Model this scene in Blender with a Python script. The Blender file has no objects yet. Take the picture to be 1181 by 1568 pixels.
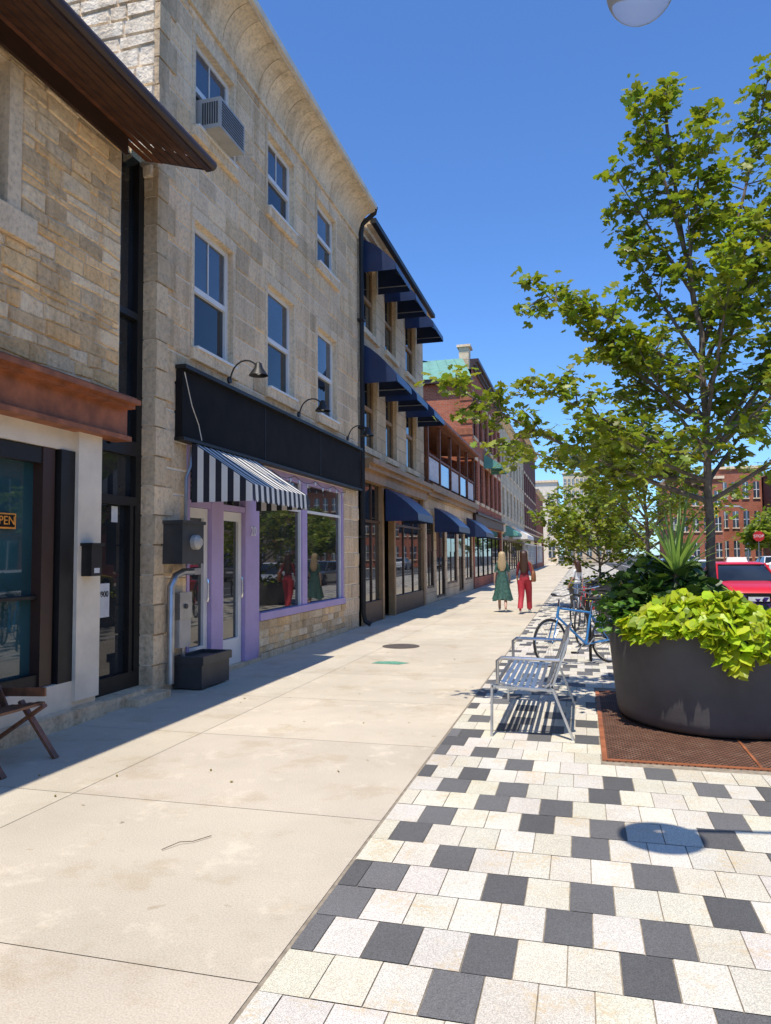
import bpy, math, random
from mathutils import Matrix, Vector
R=random.Random(7)
FX=-4.85
# ------------------------------------------------------------------ helpers
class MB:
    def __init__(s): s.v=[];s.f=[];s.m=[];s.c=[];s.mats=[]
    def mi(s,m):
        if m not in s.mats: s.mats.append(m)
        return s.mats.index(m)
    def face(s,pts,m,c=(1,1,1)):
        n=len(s.v); s.v.extend([tuple(p) for p in pts]); s.f.append(tuple(range(n,n+len(pts)))); s.m.append(s.mi(m)); s.c.append(c)
    def box(s,x0,x1,y0,y1,z0,z1,m,c=(1,1,1)):
        n=len(s.v); s.v+= [(x,y,z) for x in (x0,x1) for y in (y0,y1) for z in (z0,z1)]
        k=s.mi(m)
        for q in ((0,1,3,2),(4,6,7,5),(0,4,5,1),(2,3,7,6),(0,2,6,4),(1,5,7,3)):
            s.f.append(tuple(n+i for i in q)); s.m.append(k); s.c.append(c)
    def obox(s,cen,size,rot,m,c=(1,1,1)):
        n0=len(s.v); s.box(-size[0]/2,size[0]/2,-size[1]/2,size[1]/2,-size[2]/2,size[2]/2,m,c)
        for i in range(n0,len(s.v)): s.v[i]=tuple(rot@Vector(s.v[i])+Vector(cen))
    def beam(s,a,b,w,h,m,c=(1,1,1)):
        a=Vector(a);b=Vector(b);d=b-a
        s.obox((a+b)/2,(w,h,d.length),d.to_track_quat('Z','Y').to_matrix(),m,c)
    def tube(s,pts,r,m,seg=8,cap=True,closed=False,c=(1,1,1)):
        P=[Vector(p) for p in pts]; n=len(P)
        rr=r if isinstance(r,(list,tuple)) else [r]*n
        k=s.mi(m); base=len(s.v); prev=None
        for i in range(n):
            if closed: t=(P[(i+1)%n]-P[i-1])
            else: t=P[min(i+1,n-1)]-P[max(i-1,0)]
            if t.length<1e-9: t=Vector((0,0,1))
            t.normalize()
            if prev is None:
                a=Vector((0,0,1)) if abs(t.z)<.9 else Vector((1,0,0))
                u=t.cross(a).normalized()
            else:
                u=(prev-t*prev.dot(t))
                u=u.normalized() if u.length>1e-6 else t.orthogonal().normalized()
            prev=u; w=t.cross(u)
            for j in range(seg):
                an=2*math.pi*j/seg
                s.v.append(tuple(P[i]+(u*math.cos(an)+w*math.sin(an))*rr[i]))
        for i in range(n if closed else n-1):
            i2=(i+1)%n
            for j in range(seg):
                j2=(j+1)%seg
                s.f.append((base+i*seg+j,base+i*seg+j2,base+i2*seg+j2,base+i2*seg+j)); s.m.append(k); s.c.append(c)
        if cap and not closed:
            s.f.append(tuple(base+j for j in range(seg))[::-1]); s.m.append(k); s.c.append(c)
            s.f.append(tuple(base+(n-1)*seg+j for j in range(seg))); s.m.append(k); s.c.append(c)
    def loft(s,rings,m,cap=True,mf=None,c=(1,1,1)):
        k=s.mi(m); n=len(rings[0]); base=len(s.v)
        for r in rings: s.v.extend([tuple(p) for p in r])
        for i in range(len(rings)-1):
            for j in range(n):
                j2=(j+1)%n
                s.f.append((base+i*n+j,base+i*n+j2,base+(i+1)*n+j2,base+(i+1)*n+j))
                s.m.append(s.mi(mf(i,j)) if mf else k); s.c.append(c)
        if cap:
            s.f.append(tuple(base+j for j in range(n))[::-1]); s.m.append(k); s.c.append(c)
            s.f.append(tuple(base+(len(rings)-1)*n+j for j in range(n))); s.m.append(k); s.c.append(c)
    def lathe(s,prof,cen,m,seg=32,cap=True,axis='Z'):
        rings=[]
        for r,z in prof:
            ring=[]
            for j in range(seg):
                a=2*math.pi*j/seg; x,y=r*math.cos(a),r*math.sin(a)
                p=(x,y,z) if axis=='Z' else ((z,x,y) if axis=='X' else (x,z,y))
                ring.append((cen[0]+p[0],cen[1]+p[1],cen[2]+p[2]))
            rings.append(ring)
        s.loft(rings,m,cap)
    def build(s,name,parent=None,smooth=False,fix=True,xf=None):
        me=bpy.data.meshes.new(name)
        vv=s.v if xf is None else [tuple(xf@Vector(p)) for p in s.v]
        me.from_pydata(vv,[],s.f)
        for m in s.mats: me.materials.append(m)
        me.polygons.foreach_set('material_index',s.m)
        at=me.color_attributes.new('Col','FLOAT_COLOR','CORNER')
        buf=[]
        for f,c in zip(s.f,s.c): buf.extend([c[0],c[1],c[2],1.0]*len(f))
        at.data.foreach_set('color',buf)
        me.update()
        if fix:
            import bmesh
            bm=bmesh.new(); bm.from_mesh(me); bmesh.ops.recalc_face_normals(bm,faces=bm.faces); bm.to_mesh(me); bm.free()
        if smooth:
            me.polygons.foreach_set('use_smooth',[True]*len(me.polygons))
            try: me.set_sharp_from_angle(angle=math.radians(smooth if smooth is not True else 40))
            except Exception: pass
        o=bpy.data.objects.new(name,me); bpy.context.collection.objects.link(o)
        if parent: adopt(o,parent)
        return o
def adopt(o,parent):
    o.parent=parent; o.matrix_parent_inverse=Matrix.Translation(-Vector(parent.location))
def group(name,loc=(0,0,0)):
    e=bpy.data.objects.new(name,None); e.location=loc; e.empty_display_size=.3
    bpy.context.collection.objects.link(e); return e
def text(s,size,loc,rot,m,name,parent,ext=.002):
    cu=bpy.data.curves.new(name,'FONT'); cu.body=s; cu.size=size; cu.extrude=ext; cu.align_x='CENTER'; cu.align_y='CENTER'
    cu.materials.append(m); o=bpy.data.objects.new(name,cu); o.location=loc; o.rotation_euler=rot
    bpy.context.collection.objects.link(o); adopt(o,parent); return o
# ------------------------------------------------------------------ materials
def newmat(name):
    m=bpy.data.materials.new(name); m.use_nodes=True; nt=m.node_tree; b=nt.nodes['Principled BSDF']; return m,nt,b
def N(nt,t,**k):
    n=nt.nodes.new(t)
    for a,v in k.items(): setattr(n,a,v)
    return n
def uv(nt,su=1,sv=1):
    tc=N(nt,'ShaderNodeTexCoord'); sp=N(nt,'ShaderNodeSeparateXYZ'); nt.links.new(tc.outputs['Object'],sp.inputs[0])
    ad=N(nt,'ShaderNodeMath',operation='ADD'); nt.links.new(sp.outputs[0],ad.inputs[0]); nt.links.new(sp.outputs[1],ad.inputs[1])
    a=N(nt,'ShaderNodeMath',operation='MULTIPLY'); a.inputs[1].default_value=su; nt.links.new(ad.outputs[0],a.inputs[0])
    b=N(nt,'ShaderNodeMath',operation='MULTIPLY'); b.inputs[1].default_value=sv; nt.links.new(sp.outputs[2],b.inputs[0])
    c=N(nt,'ShaderNodeCombineXYZ'); nt.links.new(a.outputs[0],c.inputs[0]); nt.links.new(b.outputs[0],c.inputs[1])
    return tc,c
def mixc(nt,fac,a,b,mode='MIX'):
    n=N(nt,'ShaderNodeMix',data_type='RGBA',blend_type=mode)
    for i,x in ((0,fac),(6,a),(7,b)):
        if hasattr(x,'is_linked'): nt.links.new(x,n.inputs[i])
        elif i==0: n.inputs[0].default_value=x
        else: n.inputs[i].default_value=(*x,1) if len(x)==3 else x
    return n.outputs[2]
def madd(nt,a,k,b):
    n=N(nt,'ShaderNodeMath',operation='MULTIPLY_ADD'); nt.links.new(a,n.inputs[0]); n.inputs[1].default_value=k
    if b is None: n.inputs[2].default_value=0
    else: nt.links.new(b,n.inputs[2])
    return n.outputs[0]
def ramp(nt,src,stops,interp='LINEAR'):
    r=N(nt,'ShaderNodeValToRGB'); r.color_ramp.interpolation=interp
    e=r.color_ramp.elements
    while len(e)<len(stops): e.new(.5)
    for el,(p,c) in zip(e,stops): el.position=p; el.color=(*c,1) if len(c)==3 else c
    nt.links.new(src,r.inputs[0]); return r.outputs[0]
def noise(nt,co,scale,detail=3,rough=.55):
    n=N(nt,'ShaderNodeTexNoise'); n.inputs['Scale'].default_value=scale; n.inputs['Detail'].default_value=detail; n.inputs['Roughness'].default_value=rough
    if co: nt.links.new(co,n.inputs['Vector'])
    return n.outputs[0]
def bump(nt,b,h,strength,dist):
    n=N(nt,'ShaderNodeBump'); n.inputs['Strength'].default_value=strength; n.inputs['Distance'].default_value=dist
    nt.links.new(h,n.inputs['Height']); nt.links.new(n.outputs[0],b.inputs['Normal'])
def simple(name,col,rough=.6,metal=0,var=.15,scale=6,bmp=.0,**k):
    m,nt,b=newmat(name); tc=N(nt,'ShaderNodeTexCoord')
    n=noise(nt,tc.outputs['Object'],scale)
    dk=tuple(max(0,c*(1-var)) for c in col); lt=tuple(c*(1+var) for c in col)
    c=ramp(nt,n,[(.3,dk),(.7,lt)])
    nt.links.new(c,b.inputs['Base Color'])
    b.inputs['Roughness'].default_value=rough; b.inputs['Metallic'].default_value=metal
    for kk,v in k.items(): b.inputs[kk.replace('_',' ')].default_value=v
    if bmp: bump(nt,b,noise(nt,tc.outputs['Object'],scale*8),bmp,.01)
    return m
def ashlar(name,c1,c2,mort,bw=.6,rh=.33,ms=.014,rock=.03):
    m,nt,b=newmat(name); tc,co=uv(nt)
    br=N(nt,'ShaderNodeTexBrick',offset=.43,squash=1.35,squash_frequency=3); nt.links.new(co.outputs[0],br.inputs['Vector'])
    br.inputs['Scale'].default_value=1; br.inputs['Brick Width'].default_value=bw; br.inputs['Row Height'].default_value=rh
    br.inputs['Mortar Size'].default_value=ms; br.inputs['Mortar Smooth'].default_value=.3; br.inputs['Bias'].default_value=0
    br.inputs['Color1'].default_value=(*c1,1); br.inputs['Color2'].default_value=(*c2,1); br.inputs['Mortar'].default_value=(*mort,1)
    c=mixc(nt,.7,br.outputs[0],ramp(nt,noise(nt,tc.outputs['Object'],1.1,4,.6),[(.35,(.7,.67,.62)),(.55,(1,1,1))]),'MULTIPLY')
    n2=noise(nt,tc.outputs['Object'],20,4,.7); g=ramp(nt,n2,[(.3,(.7,.68,.65)),(.5,(.97,.97,.97)),(.72,(1.2,1.19,1.16))])
    c=mixc(nt,.8,c,g,'MULTIPLY')
    nt.links.new(c,b.inputs['Base Color']); b.inputs['Roughness'].default_value=.92
    bump(nt,b,madd(nt,n2,rock,madd(nt,br.outputs[1],-.015,None)),1,1)
    return m
def stone(name,c,rock=.03,sc=7,con=1.0):
    """natural stone block, colour per block from the Col attribute"""
    m,nt,b=newmat(name); tc=N(nt,'ShaderNodeTexCoord'); O=tc.outputs['Object']
    at=N(nt,'ShaderNodeAttribute',attribute_name='Col'); col=mixc(nt,1,(*c,),at.outputs['Color'],'MULTIPLY')
    n2=noise(nt,O,19,5,.72); col=mixc(nt,.9*con,col,ramp(nt,n2,[(.28,(.64,.60,.55)),(.48,(.98,.98,.98)),(.72,(1.22,1.2,1.15))]),'MULTIPLY')
    mp=N(nt,'ShaderNodeMapping'); mp.inputs['Scale'].default_value=(4,4,.4); nt.links.new(O,mp.inputs[0])
    col=mixc(nt,.6,col,ramp(nt,noise(nt,mp.outputs[0],1,4,.6),[(.35,(.66,.61,.55)),(.52,(1,1,1))]),'MULTIPLY')
    nt.links.new(col,b.inputs['Base Color']); b.inputs['Roughness'].default_value=.93; b.inputs['Specular IOR Level'].default_value=.2
    bump(nt,b,madd(nt,n2,.012,madd(nt,noise(nt,O,sc,3,.6),rock,None)),1,1)
    return m
def brick(name,c1,c2,mort):
    return ashlar(name,c1,c2,mort,bw=.22,rh=.075,ms=.008,rock=.004)
def concrete(name,c):
    m,nt,b=newmat(name); tc=N(nt,'ShaderNodeTexCoord'); O=tc.outputs['Object']
    a=tuple(x*.86 for x in c); d=tuple(min(1,x*1.07) for x in c)
    col=ramp(nt,noise(nt,O,.55,6,.62),[(.3,a),(.62,d)])
    col=mixc(nt,.8,col,ramp(nt,noise(nt,O,120,2,.7),[(.3,(.72,.71,.69)),(.6,(1.07,1.07,1.07))]),'MULTIPLY')
    w=ramp(nt,noise(nt,O,2.3,8,.75),[(.55,(0,0,0)),(.66,(1,1,1))]); f=N(nt,'ShaderNodeMath',operation='MULTIPLY'); nt.links.new(w,f.inputs[0]); f.inputs[1].default_value=.42
    col=mixc(nt,f.outputs[0],col,tuple(min(1,x*1.35) for x in c))
    s=ramp(nt,noise(nt,O,6.5,3,.5),[(.70,(1,1,1)),(.76,(.72,.66,.58))]); col=mixc(nt,.7,col,s,'MULTIPLY')
    s=ramp(nt,noise(nt,O,1.7,5,.7),[(.36,(.88,.84,.77)),(.46,(1,1,1))]); col=mixc(nt,.8,col,s,'MULTIPLY')
    at=N(nt,'ShaderNodeAttribute',attribute_name='Col'); col=mixc(nt,1,col,at.outputs['Color'],'MULTIPLY')
    nt.links.new(col,b.inputs['Base Color']); b.inputs['Roughness'].default_value=.9
    bump(nt,b,noise(nt,O,90,3),.35,.004)
    return m
def granite(name,c,stain):
    m,nt,b=newmat(name); tc=N(nt,'ShaderNodeTexCoord'); O=tc.outputs['Object']
    v=noise(nt,O,210,2,.9); sp=ramp(nt,v,[(.36,tuple(x*.6 for x in c)),(.5,c),(.66,tuple(min(1,x*1.3+.02) for x in c))])
    at=N(nt,'ShaderNodeAttribute',attribute_name='Col'); col=mixc(nt,1,sp,at.outputs['Color'],'MULTIPLY')
    if stain:
        w=ramp(nt,noise(nt,O,3.4,5,.7),[(.50,(0,0,0)),(.68,(.75,.75,.75))])
        w2=ramp(nt,noise(nt,O,38,3,.6),[(.40,(0,0,0)),(.6,(1,1,1))]); w=mixc(nt,1,w,w2,'MULTIPLY')
        col=mixc(nt,w,col,(.60,.44,.22))
    d=ramp(nt,noise(nt,O,1.2,5,.6),[(.3,(.88,.86,.83)),(.6,(1,1,1))]); col=mixc(nt,.9,col,d,'MULTIPLY')
    nt.links.new(col,b.inputs['Base Color']); b.inputs['Roughness'].default_value=.75
    return m
def leafmat(name,c,trans=.45):
    m,nt,b=newmat(name); at=N(nt,'ShaderNodeAttribute',attribute_name='Col')
    col=mixc(nt,1,(*c,),at.outputs['Color'],'MULTIPLY'); nt.links.new(col,b.inputs['Base Color']); b.inputs['Roughness'].default_value=.42
    t=N(nt,'ShaderNodeBsdfTranslucent'); tcx=mixc(nt,1,tuple((c[0]*1.5,c[1]*1.4,c[2]*.8)),at.outputs['Color'],'MULTIPLY'); nt.links.new(tcx,t.inputs[0])
    mx=N(nt,'ShaderNodeMixShader'); mx.inputs[0].default_value=trans; nt.links.new(b.outputs[0],mx.inputs[1]); nt.links.new(t.outputs[0],mx.inputs[2])
    nt.links.new(mx.outputs[0],nt.nodes['Material Output'].inputs[0]); return m
def glassmat(name,c=(.015,.02,.025),ior=1.9,rough=.02,w=.4):
    m,nt,b=newmat(name); tc=N(nt,'ShaderNodeTexCoord')
    col=ramp(nt,noise(nt,tc.outputs['Object'],.9,2),[(.35,tuple(x*.6 for x in c)),(.65,tuple(x*1.5 for x in c))]); nt.links.new(col,b.inputs['Base Color'])
    b.inputs['Roughness'].default_value=rough; b.inputs['IOR'].default_value=ior
    bump(nt,b,noise(nt,tc.outputs['Object'],w,1),.15,.03); return m
M={}
M['mortar']=simple('lime_mortar',(.72,.56,.37),.95,0,.2,9,.4)
M['mortar2']=simple('pale_mortar',(.92,.80,.62),.95,0,.1,9,.4)
M['rub']=stone('rubble_stone',(.92,.69,.42),.035,9)
M['rubs']=stone('side_wall_stone',(.86,.74,.57),.035,9)
M['blk']=stone('limestone_block',(.90,.685,.445),.035,6)
M['trim']=stone('dressed_stone',(.88,.69,.46),.012,8)
M['trimd']=stone('quoin_stone',(.76,.58,.38),.03,7)
M['ash2']=ashlar('limestone_wall',(.66,.53,.37),(.5,.4,.28),(.7,.6,.45),ms=.017)
M['ash3']=ashlar('limestone_smooth',(.84,.645,.41),(.72,.545,.345),(.48,.37,.25),bw=.7,rh=.35,ms=.01,rock=.006)
M['cream']=ashlar('cream_stone',(.82,.67,.45),(.74,.60,.40),(.5,.43,.32),bw=.7,rh=.35,ms=.008,rock=.006)
M['brick']=brick('red_brick',(.58,.155,.07),(.45,.11,.05),(.5,.36,.26))
M['brick2']=brick('dark_brick',(.27,.09,.055),(.20,.06,.04),(.22,.17,.14))
M['conc']=concrete('sidewalk_concrete',(.585,.515,.40))
M['joint']=simple('joint_sand',(.30,.25,.185),.95,0,.3,20)
M['pl']=granite('light_paver',(.69,.655,.58),True); M['pd']=granite('dark_paver',(.125,.122,.12),False)
M['asph']=simple('asphalt',(.075,.073,.07),.9,0,.25,9)
M['white']=simple('white_paint',(.84,.81,.75),.45,0,.05,3)
M['wline']=simple('road_paint',(.72,.72,.7),.7,0,.15,12)
M['cream_p']=simple('cream_paint',(.80,.69,.53),.6,0,.12,3,.2)
M['black']=simple('black_paint',(.014,.012,.011),.8,0,.3,3,Specular_IOR_Level=.2)
M['blackm']=simple('black_metal',(.02,.018,.016),.5,.2,.2,5)
M['brown']=simple('brown_frame',(.10,.05,.025),.5,0,.2,4)
M['brownd']=simple('dark_brown_gutter',(.05,.024,.016),.42,0,.15,4)
M['soffit']=simple('cedar_soffit',(.20,.065,.022),.6,0,.35,7)
M['soffitd']=simple('shaded_cedar',(.10,.038,.016),.6,0,.35,7)  # same cedar darkened, for soffit planks outside the painted lit strip
M['fascia']=simple('rust_wood',(.33,.11,.042),.6,0,.35,5,.3)
M['tanwood']=simple('tan_wood',(.37,.215,.095),.55,0,.2,4)
M['purple']=simple('lilac_paint',(.50,.37,.60),.5,0,.08,3)
M['glass']=glassmat('window_glass',(.022,.025,.026),1.9)
M['glassl']=glassmat('lower_sash_glass',(.018,.022,.026),1.5)
M['glassu']=glassmat('upper_glass',(.045,.06,.08),1.85)  # lighter blue base: the sky reflection of upper panes put into the colour
M['glasst']=glassmat('teal_shop_glass',(.02,.065,.075),1.7)
M['navy']=simple('navy_canvas',(.018,.034,.09),.36,0,.15,3,.1)
M['stripe_b']=simple('black_stripe_canvas',(.018,.02,.03),.6,0,.1,3); M['stripe_w']=simple('white_stripe_canvas',(.80,.77,.70),.7,0,.05,3)
M['galv']=simple('galvanised_metal',(.42,.43,.44),.38,.85,.12,8)
M['grey']=simple('grey_box_paint',(.46,.43,.38),.5,.1,.12,5); M['dgrey']=simple('dark_meter_box',(.05,.05,.05),.45,.1,.2,5)
M['alu']=simple('brushed_steel',(.52,.52,.52),.33,.9,.1,10)
M['planter']=simple('charcoal_planter',(.085,.078,.076),.6,.0,.22,2.2,.25)
M['soil']=simple('soil',(.04,.028,.018),.95,0,.3,20,.5)
M['bark']=simple('bark',(.17,.13,.10),.9,0,.35,18)
M['green_roof']=simple('green_metal_roof',(.19,.38,.30),.5,.2,.12,3); M['roof']=simple('dark_roof',(.06,.055,.05),.85,0,.2,4)
M['awn_green']=simple('green_canvas',(.12,.34,.28),.6,0,.1,3)
M['leaf']=leafmat('tree_leaf',(.235,.30,.03),.40)
M['leafd']=leafmat('dark_leaf',(.055,.115,.025),.3)
M['lime']=leafmat('lime_leaf',(.54,.62,.03),.38)
M['spike']=leafmat('spike_leaf',(.20,.32,.09),.3)
M['flower']=simple('purple_flower',(.30,.12,.42),.6)
M['red']=simple('red_car_paint',(.60,.008,.012),.35,0,.03,2,Coat_Weight=.3); M['yel']=simple('yellow_car_paint',(.8,.52,.02),.3,0,.03,2,Coat_Weight=.5)
M['carw']=simple('white_car_paint',(.75,.75,.74),.25,0,.03,2,Coat_Weight=.8); M['carg']=simple('grey_car_paint',(.12,.13,.14),.25,.3,.05,2,Coat_Weight=.8); M['carb']=simple('blue_car_paint',(.03,.07,.2),.25,.2,.05,2,Coat_Weight=.8)
M['rubber']=simple('rubber',(.02,.02,.02),.8); M['chrome']=simple('chrome',(.6,.6,.6),.15,1,.05)
M['lampglass']=simple('headlight',(.7,.7,.68),.1)
M['skin']=simple('skin',(.52,.32,.23),.5,0,.05); M['blond']=simple('blond_hair',(.45,.33,.18),.5,0,.3,40); M['bru']=simple('brown_hair',(.06,.028,.016),.4,0,.4,40)
M['gdress']=simple('green_dress',(.035,.10,.08),.75,0,.45,16); M['redcl']=simple('red_cloth',(.42,.025,.04),.7,0,.15,5); M['burg']=simple('burgundy_cloth',(.22,.02,.03),.7,0,.15,5)
M['whcl']=simple('white_cloth',(.72,.72,.72),.8,0,.08,8); M['leather']=simple('tan_leather',(.30,.12,.05),.45); M['denim']=simple('denim',(.08,.12,.2),.8)
M['bikeb']=simple('blue_bike_paint',(.05,.22,.5),.3); M['orange']=simple('orange_sign',(.9,.34,.04),.5); M['paper']=simple('paper',(.7,.7,.68),.8)
M['utility']=simple('green_utility_paint',(.12,.32,.22),.8,0,.4,18); M['iron']=simple('cast_iron',(.12,.10,.085),.7,.3,.3,20,.5)
M['chairw']=simple('oiled_wood',(.19,.08,.04),.45,0,.35,14); M['stopred']=simple('stop_red',(.55,.02,.02),.4)
mm,nt,b=newmat('milky_globe'); b.inputs['Base Color'].default_value=(.85,.87,.88,1); b.inputs['Roughness'].default_value=.08; b.inputs['Transmission Weight'].default_value=.75; b.inputs['IOR'].default_value=1.08; M['globe']=mm
mm,nt,b=newmat('rusty_grate'); tc=N(nt,'ShaderNodeTexCoord'); O=tc.outputs['Object']
br=N(nt,'ShaderNodeTexBrick',offset=.5); nt.links.new(O,br.inputs['Vector']); br.inputs['Scale'].default_value=1; br.inputs['Brick Width'].default_value=.045; br.inputs['Row Height'].default_value=.028; br.inputs['Mortar Size'].default_value=.008; br.inputs['Mortar Smooth'].default_value=.1
rc=ramp(nt,noise(nt,O,7,6,.65),[(.3,(.15,.06,.03)),(.5,(.27,.11,.055)),(.7,(.38,.22,.14))]); c=mixc(nt,br.outputs[1],rc,(.03,.016,.01)); nt.links.new(c,b.inputs['Base Color']); b.inputs['Roughness'].default_value=.85; M['grate']=mm
# ------------------------------------------------------------------ ground
g=MB(); g.face([(-400,-300,-.16),(400,-300,-.16),(400,700,-.16),(-400,700,-.16)],M['asph']); g.build('ground',fix=False)
g=MB(); g.face([(3.3,-60,-.15),(15,-60,-.15),(15,300,-.15),(3.3,300,-.15)],M['asph']); g.build('road',fix=False)
g=MB()
for i in range(-6,40): g.face([(9.0,i*6,-.146),(9.12,i*6,-.146),(9.12,i*6+3,-.146),(9.0,i*6+3,-.146)],M['wline'])
g.face([(5.8,-30,-.146),(5.9,-30,-.146),(5.9,150,-.146),(5.8,150,-.146)],M['wline'])
for i in range(5): g.face([(6.2+i*1.2,52,-.146),(6.8+i*1.2,52,-.146),(6.8+i*1.2,55,-.146),(6.2+i*1.2,55,-.146)],M['wline'])
g.build('road_markings',fix=False)
g=MB(); g.box(-30,3.2,-40,130,-.15,-.004,M['joint'])
ys=[2.6+1.72*k for k in range(-12,75)]
xs=[FX-.4,-3.38,-1.205]
for i in range(len(ys)-1):
    for j in range(2):
        t=R.uniform(.95,1.04); gp=.003
        g.face([(xs[j]+gp,ys[i]+gp,0),(xs[j+1]-gp,ys[i]+gp,0),(xs[j+1]-gp,ys[i+1]-gp,0),(xs[j]+gp,ys[i+1]-gp,0)],M['conc'],(t,t*R.uniform(.985,1.01),t*R.uniform(.97,1.01)))
g.build('sidewalk',fix=False)
g=MB(); g.box(3.2,3.36,-40,130,-.15,.0,M['conc']); g.build('kerb')
g=MB(); pw,plh=.2,.298
for j in range(-10,340):
    for i in range(-1,23):
        x=-1.19+i*pw+(j%2)*pw*.5; y=.17+j*plh; xa,xb=max(x,-1.19),min(x+pw,3.19)
        if xb-xa<.05: continue
        if xb>.125 and x<2.395 and y+plh>5.96 and y<8.89:
            if x<.12: xb=min(xb,.12)
            else: continue
            if xb-xa<.04: continue
        h=math.sin(i*12.9898+j*78.233)*43758.5; h-=math.floor(h)
        q=math.sin(i*39.3+j*11.135)*24634.6; q-=math.floor(q)
        u=(2*i+(j%2)+3*j)//2
        dk=(u%5==0 and h>.06) or (u%5==2 and h>.45 and (j//2)%3!=0)
        if i<=0 and xb-xa<pw*.9: dk=q>.35
        t=R.uniform(.87,1.04) if not dk else R.uniform(.75,1.35); gp=.0026
        c=(t,t*R.uniform(.965,1),t*R.uniform(.87,.99)) if not dk else (t,t,t)
        z=0.001+R.uniform(0,.002)
        g.face([(xa+gp,y+gp,z),(xb-gp,y+gp,z),(xb-gp,y+plh-gp,z),(xa+gp,y+plh-gp,z)],M['pd'] if dk else M['pl'],c)
g.build('checkered_pavers',fix=False)
g=MB(); g.box(.12,2.4,5.95,8.9,-.05,.004,M['grate'])
for a in ((.12,.16,5.95,8.9),(2.36,2.4,5.95,8.9),(.16,2.36,5.95,5.99),(.16,2.36,8.86,8.9),(1.24,1.26,5.99,8.86)): g.box(*a,.0041,.010,M['fascia'])
g.build('tree_grate')
g=MB(); g.lathe([(.33,.001),(.33,.006),(.30,.007)],(-3.1,12.5,0),M['iron'],28); g.build('manhole_cover')
g=MB(); g.face([(-3.05,10.45,.004),(-2.62,10.42,.004),(-2.5,10.6,.004),(-2.75,10.72,.004),(-3.0,10.66,.004)],M['utility']); g.build('utility_paint_mark',fix=False)
g=MB(); g.tube([(-2.25,3.6,.008),(-2.2,3.7,.016),(-2.14,3.74,.01),(-2.08,3.84,.010)],.0025,M['bark'],5); g.build('fallen_twig')
g=MB()
for k in range(24):
    x,y=R.uniform(-4,-1.3),R.uniform(3,12); a=R.uniform(0,6); s=R.uniform(.01,.022)
    g.face([(x+s*math.cos(a),y+s*math.sin(a),.008),(x+.4*s*math.cos(a+1.6),y+.4*s*math.sin(a+1.6),.012),(x-s*math.cos(a),y-s*math.sin(a),.006),(x+.4*s*math.cos(a-1.6),y+.4*s*math.sin(a-1.6),.005)],M['leaf'],(.9,.6,.6))
g.build('fallen_leaves',fix=False)
# ------------------------------------------------------------------ building helpers
def wall_x(mb,X,y0,y1,z0,z1,ops,m,depth=.2,mr=None):
    Y=sorted(set([y0,y1]+[v for o in ops for v in o[:2] if y0<v<y1])); Z=sorted(set([z0,z1]+[v for o in ops for v in o[2:] if z0<v<z1]))
    for i in range(len(Y)-1):
        for j in range(len(Z)-1):
            cy,cz=(Y[i]+Y[i+1])/2,(Z[j]+Z[j+1])/2
            if any(o[0]<cy<o[1] and o[2]<cz<o[3] for o in ops): continue
            mb.face([(X,Y[i],Z[j]),(X,Y[i+1],Z[j]),(X,Y[i+1],Z[j+1]),(X,Y[i],Z[j+1])],m)
    mr=mr or m
    for a,b_,c,d in ops:
        D=X-depth
        mb.face([(X,a,c),(D,a,c),(D,a,d),(X,a,d)],mr); mb.face([(D,b_,c),(X,b_,c),(X,b_,d),(D,b_,d)],mr)
        mb.face([(D,a,c),(X,a,c),(X,b_,c),(D,b_,c)],mr); mb.face([(X,a,d),(D,a,d),(D,b_,d),(X,b_,d)],mr)
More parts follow.
